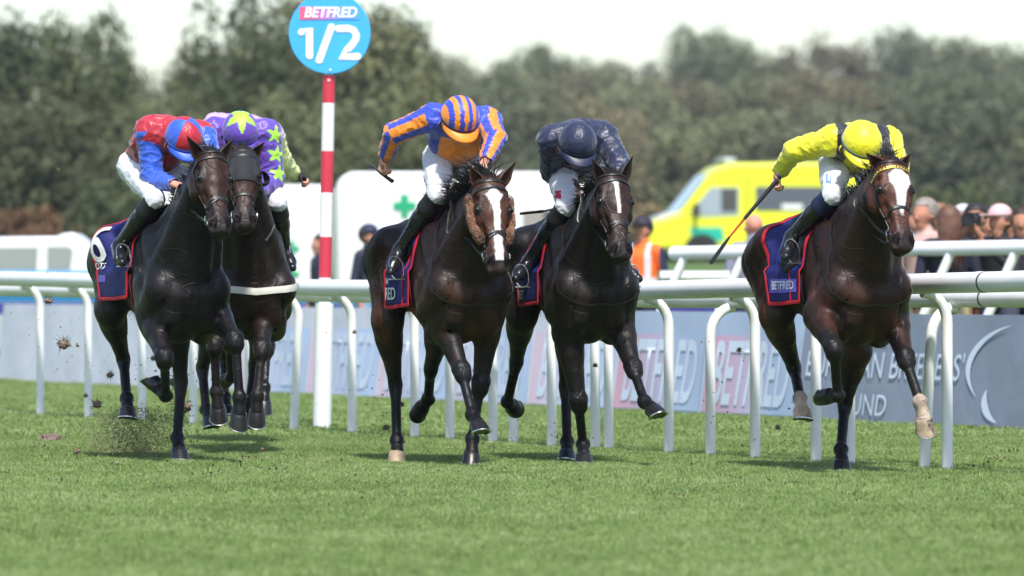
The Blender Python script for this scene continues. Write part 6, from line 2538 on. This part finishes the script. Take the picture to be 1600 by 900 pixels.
def star_mask(a, b, n=5, rr=1.0, phase=0.0):
    th = np.arctan2(a, b) + phase
    rad = np.hypot(a, b)
    k = np.abs(((th / (2 * np.pi / n)) % 1.0) - 0.5) * 2
    return rad < rr * (0.40 + 0.60 * k ** 1.6)


def silk_two(V, G, C, r):
    C[np.isin(G, (0, 1, 2))] = PURPLE
    for s, g in (('R', 1), ('L', 2)):
        sh, el, wr = r['arm'][s]
        for f in (0.05, 0.46, 0.86):
            p = sh + (el - sh) * f
            ax = (el - sh) / np.linalg.norm(el - sh)
            out = np.array([0.85, 0.5 if s == 'L' else -0.5, 0.0])
            out -= ax * (out @ ax)
            out /= np.linalg.norm(out)
            sd = np.cross(ax, out)
            m = star_mask((V - p) @ sd, -((V - p) @ ax), 5, 0.062, 0.25) & (((V - p) @ out) > 0.0) & np.isin(G, (0, g))
            C[m] = LIME


def silk_three(V, G, C, r):
    C[np.isin(G, (0, 1, 2))] = RBLUE
    t = along(V, r['pel'], r['nek'])
    lat = (V - r['nek']) @ r['la']
    below = ((V - r['mid']) @ r['up']) < 0.02
    # orange disc on the front of the jacket
    C[(G == 0) & (np.abs(lat) < 0.125) & (t > 0.22) & (t < 0.90) & below] = ORANGE
    for s, g in (('R', 1), ('L', 2)):
        sh, el, wr = r['arm'][s]
        t1 = along(V, sh, el)
        onfore = t1 > 1.0
        for (a, b, m0) in ((sh, el, ~onfore), (el, wr, onfore)):
            ax = (b - a) / np.linalg.norm(b - a)
            e1 = np.array([1.0, 0, 0]) - ax * ax[0]
            e1 /= np.linalg.norm(e1)
            e2 = np.cross(ax, e1)
            ang = np.arctan2((V - a) @ e2, (V - a) @ e1)
            st = np.sin(ang * 4 + 0.9) > -0.1
            C[(G == g) & m0 & st] = ORANGE


def silk_four(V, G, C, r):
    C[np.isin(G, (0, 1, 2))] = NAVY


def silk_five(V, G, C, r):
    C[np.isin(G, (0, 1, 2))] = YELLOW
    lat = (V - r['nek']) @ r['la']
    t = along(V, r['pel'], r['nek'])
    # black epaulettes over the shoulders
    C[np.isin(G, (0, 1, 2)) & (np.abs(np.abs(lat) - 0.130) < 0.036) & (t > 0.52)] = BLACK


def silk_six(V, G, C, r):
    C[G == 0] = LILAC
    C[np.isin(G, (1, 2))] = PALEL
    C[np.isin(G, (1,))] = LILAC


def cap_one(a, b, e, th, ph):
    return RED if math.cos(2 * th) > -0.1 else BLUE


def cap_two(a, b, e, th, ph):
    k = abs(((th / (2 * math.pi / 5)) % 1.0) - 0.5) * 2
    return LIME if ph < R(60) * (0.40 + 0.60 * k ** 1.5) else PURPLE


def cap_three(a, b, e, th, ph):
    return ORANGE if (int(math.floor(b * 4.2 + 40.5)) % 2 == 0) else RBLUE


def cap_four(a, b, e, th, ph):
    return NAVY


def cap_five(a, b, e, th, ph):
    return YELLOW


def cap_six(a, b, e, th, ph):
    return LILAC


REDPATCH = mat('red_patch', srgb(200, 20, 40), rough=0.6)
BLUETXT = mat('blue_thigh_print', srgb(120, 150, 205), rough=0.6, var=0.4, vscale=120)
RIDE = [
    dict(name='one', horse='one', label='jockey in maroon and royal blue silks with a quartered red and blue cap',
         pelvis=(230, 256, -0.01), neck=(266, 203, 0.36), head=(288, 216, 0.54), shR=(234, 204, 0.31), shL=(316, 212, 0.33),
         elR=(238, 280, 1), wrR=(272, 288, 1), elL=(332, 262, 1), wrL=(316, 290, 1), knee=(243, 310, 0.42), ank=(187, 384, 0.10), toe=(193, 404, 0.24),
         crown=(0.60, -0.05, 0.72), face=(0.70, 0.10, -0.6), capfn=cap_one, band=BLUE, peak=BLUE, silkfn=silk_one, handdirR=(0.7, 0.6, -0.2), palmR=(0.3, 0.5, -0.8)),
    dict(name='two', horse='two', label='jockey in purple silks with lime stars and a lime star on the cap',
         pelvis=(380, 250, -0.01), neck=(380, 208, 0.36), head=(375, 206, 0.56), shR=(334, 206, 0.31), shL=(417, 208, 0.31),
         elR=(333, 272, 1), wrR=(362, 296, 1), elL=(426, 283, 1), wrL=(402, 300, 1), knee=(350, 315, 0.40), ank=(330, 388, 0.08), toe=(330, 410, 0.2), bag=1.12,
         crown=(0.66, 0, 0.72), face=(0.72, 0, -0.66), capfn=cap_two, band=PURPLE, peak=PURPLE, silkfn=silk_two),
    dict(name='three', horse='three', label='jockey in blue and orange striped silks, bare hand holding the whip out to the left',
         pelvis=(708, 242, -0.01), neck=(721, 188, 0.36), head=(718, 184, 0.54), shR=(676, 184, 0.31), shL=(762, 190, 0.31),
         elR=(616, 208, -1), wrR=(602, 246, -1), elL=(774, 218, 1), wrL=(758, 252, 1), knee=(694, 303, 0.40), ank=(625, 390, 0.10), toe=(612, 424, 0.22),
         crown=(0.66, 0, 0.74), face=(0.72, 0.03, -0.66), capfn=cap_three, band=srgb(50, 40, 90), peak=ORANGE, silkfn=silk_three,
         handdirR=(0.1, -0.25, -0.95), palmR=(0.9, 0.5, 0.0), bands=((('R', 1), 0.86, (0.02, 0.02, 0.025), 0.041),)),
    dict(name='four', horse='four', label='jockey dressed all in navy blue silks and cap, yellow watch at the wrist',
         pelvis=(902, 252, -0.01), neck=(903, 208, 0.36), head=(902, 224, 0.54), shR=(862, 220, 0.31), shL=(944, 214, 0.31),
         elR=(862, 268, -1), wrR=(897, 299, 1), elL=(970, 260, 1), wrL=(950, 292, 1), knee=(885, 322, 0.40), ank=(827, 408, 0.10), toe=(808, 432, 0.22),
         crown=(0.62, 0, 0.76), face=(0.76, 0, -0.62), capfn=cap_four, band=srgb(20, 25, 48), peak=NAVY, silkfn=silk_four,
         bands=((('R', 1), 0.95, (0.55, 0.50, 0.05), 0.030),), patches=((873, 305, 9, 12, REDPATCH, 'red_patch', None),)),
    dict(name='five', horse='five', label='jockey in yellow silks with black epaulettes, whip arm stretched back, nearest the right',
         pelvis=(1328, 244, -0.01), neck=(1347, 219, 0.36), head=(1346, 224, 0.60), shR=(1303, 218, 0.31), shL=(1387, 222, 0.31),
         elR=(1241, 236, -1), wrR=(1217, 270, -1), elL=(1402, 262, 1), wrL=(1380, 296, 1), knee=(1324, 304, 0.42), ank=(1241, 370, 0.10), toe=(1232, 396, 0.22),
         crown=(0.64, 0, 0.74), face=(0.74, 0, -0.64), capfn=cap_five, band=srgb(95, 110, 120), peak=YELLOW, silkfn=silk_five, cuff=srgb(20, 28, 66),
         handdirR=(0.1, -0.35, -0.85), palmR=(0.8, 0.6, -0.1), bands=((('R', 1), 0.97, (0.05, 0.03, 0.02), 0.030), (('R', 1), 0.86, (0.6, 0.6, 0.6), 0.041)),
         patches=((1293, 279, 2.5, 13, BLUETXT, 'thigh_print', None), (1298, 283, 2.5, 12, BLUETXT, 'thigh_print', None), (1295.5, 285, 6, 2.5, BLUETXT, 'thigh_print', None),)),
    dict(name='six', horse='six', label='jockey mostly hidden behind the purple rider, pale lime sleeve and black glove showing',
         pelvis=(382, 250, -0.01), neck=(384, 196, 0.36), head=(386, 222, 0.5), shR=(336, 198, 0.31), shL=(424, 212, 0.31),
         elR=(340, 268, 1), wrR=(362, 296, 1), elL=(441, 252, -1), wrL=(462, 274, -1), knee=(356, 312, 0.40), ank=(338, 385, 0.08), toe=(338, 405, 0.2),
         crown=(0.62, 0, 0.74), face=(0.74, 0, -0.62), capfn=cap_six, band=LILAC, peak=LILAC, silkfn=silk_six, glove=True,
         handdirL=(0.3, 0.8, -0.35), palmL=(0.6, 0.2, -0.8)),
]
JK = {}
for J_ in RIDE:
    JK[J_['name']] = build_jockey(J_)


def whip(name, pts, rs, label, mats_mid=None):
    """riding whip: padded flap, shaft and handle"""
    root = empty('whip', pts[0], 0, label, 'whip', 'whips carried by the jockeys')
    base = Vector(pts[0])
    P_ = [Vector(p) - base for p in pts]
    mb = MB()
    mb.tube([P_[0], P_[1]], [rs[0] * 1.25, rs[1]], 10)
    mb.build('handle', STRAP, root)
    mb = MB()
    mb.tube([P_[1], P_[2]], [rs[1] * 0.8, rs[2] * 0.7], 8)
    mb.build('shaft', mats_mid or STRAP, root)
    mb = MB()
    k = [P_[2].lerp(P_[3], i / 6) for i in range(7)]
    mb.tube(k, [rs[2], rs[2] * 1.3, rs[3], rs[3], rs[3], rs[3], rs[3] * 0.9], 8, flat=(1.0, 0.5))
    mb.build('padded_flap', STRAP, root)
    return root


def wp(rig, px, py, xl):
    return rig.world(rig.px(px, py, xl))


r5 = HORSE['five']['rig']
hx = JK['five']['arm']['R'][2].x
whip('five', [wp(r5, 1219, 276, hx + 0.06), wp(r5, 1163, 342, hx + 0.02), wp(r5, 1140, 370, hx), wp(r5, 1110, 412, hx - 0.03)], [0.011, 0.010, 0.009, 0.016],
     'black whip with an orange middle hanging from the yellow rider\'s hand', mat('orange_shaft', srgb(190, 60, 30), rough=0.5))
r3 = HORSE['three']['rig']
hx = JK['three']['arm']['R'][2].x
e0 = rig_ = wp(r3, 613, 283, hx + 0.10)
whip('three', [e0, wp(r3, 594, 270, hx - 0.02), wp(r3, 585, 262, hx - 0.22), wp(r3, 580, 257, hx - 0.42)], [0.011, 0.010, 0.009, 0.013],
     'whip pointing away from the camera in the orange and blue rider\'s fist')
r4 = HORSE['four']['rig']
hx = JK['four']['arm']['R'][2].x
whip('four', [wp(r4, 918, 316, hx + 0.10), wp(r4, 885, 322, hx + 0.06), wp(r4, 850, 330, hx + 0.03), wp(r4, 812, 334, hx + 0.0)], [0.010, 0.010, 0.010, 0.011],
     'black whip reaching left from the navy rider\'s hand towards the fleece cheekpiece')
# ------------------------------------------------------------------ turf kicked up by the hooves
SOILM = mat('kicked_soil', (0.19, 0.135, 0.105), rough=0.95, var=0.4, vscale=40)
GRASSBIT = mat('kicked_turf', (0.080, 0.105, 0.030), rough=0.9, var=0.5, vscale=60)
krnd = random.Random(9)


def chip(mb, c, s, mi=0):
    d = [Vector((krnd.gauss(0, 1), krnd.gauss(0, 1), krnd.gauss(0, 1))).normalized() * s * krnd.uniform(0.6, 1.2) for _ in range(4)]
    mb.add([c + q for q in d], [(0, 1, 2), (0, 2, 3), (0, 3, 1), (1, 3, 2)], mi)


def clod(px, py, Y, s, label, green=True):
    """a lump of turf: an uneven clod with blades and roots sticking out"""
    c = at(px, py, Y)
    r = empty('turf_clod', c, krnd.uniform(0, 6), label, 'turf clod', 'clods of turf thrown up')
    mb = MB()
    sd = krnd.uniform(0, 50)
    mb.ellipsoid((0, 0, 0), (s * 1.1, s * 0.8, s * 0.75), 14, 10, fn=lambda d: 1 + 0.55 * mnoise.noise(d * 2.2 + Vector((sd, 0, 0))))
    mb.build('soil', SOILM, r)
    mb = MB()
    for _ in range(26):
        d = Vector((krnd.gauss(0, 1), krnd.gauss(0, 1), krnd.gauss(0.3, 1))).normalized()
        strands(mb, d * s * 0.6, d, s * krnd.uniform(0.8, 1.8), 0.05, 3, s * 0.10, 0.3, krnd)
    mb.build('grass_blades', GRASSBIT if green else SOILM, r)
    return r


for px, py, Y, s, lab in ((100, 538, 42.2, 0.038, 'green turf clod flying beside the left rail post'), (76, 470, 43.0, 0.026, 'clod of turf just under the rail at the far left'),
                          (121, 540, 42.0, 0.012, 'small clod right of the green one'), (152, 632, 41.6, 0.032, 'dark clod low beside the second rail post'),
                          (134, 618, 41.8, 0.014, 'dark crumb in front of the second rail post'), (1155, 547, 39.6, 0.016, 'turf clod between the two arched rail posts'),
                          (930, 571, 40.4, 0.014, 'small clod in front of the post beside the near black horse'), (628, 632, 40.8, 0.016, 'clod with roots behind the planted hind leg of the fleece horse'),
                          (554, 519, 41.5, 0.012, 'black crumb before the white post by the marker'), (91, 265, 42.5, 0.012, 'brown crumb high in the air at the left'),
                          (410, 702, 41.2, 0.014, 'brown leafy clod near the ground right of the leftmost horses'), (284, 636, 41.9, 0.055, 'large turf sod behind the leftmost horse\'s planted leg'),
                          (276, 596, 41.9, 0.048, 'mossy sod at knee height of the leftmost horse'), (120, 705, 41.0, 0.022, 'dark clod on the grass at the lower left'), (604, 668, 41.2, 0.022, 'ragged clod thrown up behind the fleece horse\'s hind hoof'), (1215, 668, 39.8, 0.017, 'clod low behind the bay horse\'s lifted hind hoof'), (172, 586, 42.0, 0.022, 'ragged clod between the left rail posts and the lifted hind leg'), (240, 560, 42.0, 0.018, 'clod beside the folded foreleg of the leftmost horse')):
    clod(px, py, Y, s, lab)
# heap of earth left by a hoof
g0 = ground_at(78, 692)
r = empty('earth_divot', g0, 0, 'low heap of dug up earth on the grass at the left', 'earth')
mb = MB()
mb.ellipsoid((0, 0, 0.01), (0.085, 0.16, 0.055), 24, 12, fn=lambda d: 1 + 0.35 * mnoise.noise(d * 3.1))
mb.build('soil', SOILM, r)
mb = MB()
for _ in range(120):
    a = krnd.uniform(0, 6.28)
    chip(mb, Vector((math.cos(a) * krnd.uniform(0, 0.13), math.sin(a) * krnd.uniform(0, 0.22), krnd.uniform(0.0, 0.06))), 0.012)
mb.build('crumbs', SOILM, r, smooth=False)
# burst of soil under the lifted hind hoof
c0 = at(212, 706, 41.25)
mb = MB()
for _ in range(17000):
    u_ = krnd.random() ** 0.6
    el_ = krnd.gauss(1.5, 0.95)
    ra_ = 0.31 * krnd.random() ** 0.65
    x = ra_ * math.cos(el_) + krnd.gauss(0, 0.085)
    z = 0.03 + abs(ra_ * math.sin(el_)) + abs(krnd.gauss(0, 0.02))
    chip(mb, Vector((x + c0.x, c0.y + krnd.gauss(0, 0.10), z)), krnd.choice((0.002, 0.002, 0.0025, 0.003, 0.003, 0.004, 0.007)))
tag(mb.build('soil_burst', SOILM, smooth=False), 'burst of brown soil under the leftmost horse\'s lifted hind hoof', 'soil', kind='stuff')
# crumbs of soil and torn grass lying on the track
mb = MB()
for _ in range(110):
    cx = krnd.uniform(-3.6, 3.4)
    cyy = krnd.uniform(33, 45)
    for _ in range(krnd.randint(2, 16)):
        chip(mb, Vector((cx + krnd.gauss(0, 0.05), cyy + krnd.gauss(0, 0.10), krnd.uniform(0.015, 0.05))), krnd.choice((0.005, 0.007, 0.010, 0.015)), 0 if krnd.random() < 0.6 else 1)
tag(mb.build('track_crumbs', [mat('trodden_soil', (0.075, 0.056, 0.036), rough=0.95, var=0.4, vscale=40), GRASSBIT], smooth=False), 'crumbs of soil and torn grass lying on the track', 'soil', kind='stuff')
# fine specks in the air behind the runners
mb = MB()
for (px, py, Y, sx, sy, n) in ((150, 560, 42.5, 75, 90, 520), (240, 640, 41.8, 50, 60, 420), (275, 600, 41.8, 14, 45, 700), (480, 560, 43, 70, 100, 60), (608, 665, 41.2, 20, 45, 260), (790, 680, 41.0, 25, 30, 120), (1225, 690, 39.6, 28, 30, 160), (870, 700, 41.0, 20, 20, 80), (1150, 590, 40.2, 50, 60, 90), (60, 300, 43, 60, 90, 26), (345, 690, 41.5, 60, 25, 60), (180, 300, 42, 70, 80, 12), (900, 560, 41.0, 60, 60, 20)):
    for _ in range(n):
        c = at(px + krnd.gauss(0, sx), py + krnd.gauss(0, sy), Y + krnd.gauss(0, 0.3))
        if c.z < 0.02:
            continue
        s = 0.0028 + 0.009 * krnd.random() ** 3.5
        chip(mb, c, s, 0 if krnd.random() < 0.7 else 1)
tag(mb.build('flying_specks', [SOILM, GRASSBIT], smooth=False), 'fine specks of turf and soil hanging in the air behind the horses', 'soil', kind='stuff')

# ------------------------------------------------------------------ hazy air
mb = MB()
mb.box((0, 430, 19.0), (620, 1000, 40.0))
hz = mb.build("haze", None, smooth=False)
hm_ = bpy.data.materials.new('haze')
hm_.use_nodes = True
hn = hm_.node_tree
hn.nodes.remove(hn.nodes['Principled BSDF'])
pv_ = hn.nodes.new('ShaderNodeVolumePrincipled')
pv_.inputs['Color'].default_value = (0.88, 0.92, 1.0, 1)
pv_.inputs['Density'].default_value = 0.00016
pv_.inputs['Anisotropy'].default_value = 0.2
hn.links.new(pv_.outputs[0], hn.nodes['Material Output'].inputs['Volume'])
hz.data.materials.append(hm_)
tag(hz, 'thin pale haze in the air over the course', 'haze', kind='stuff')
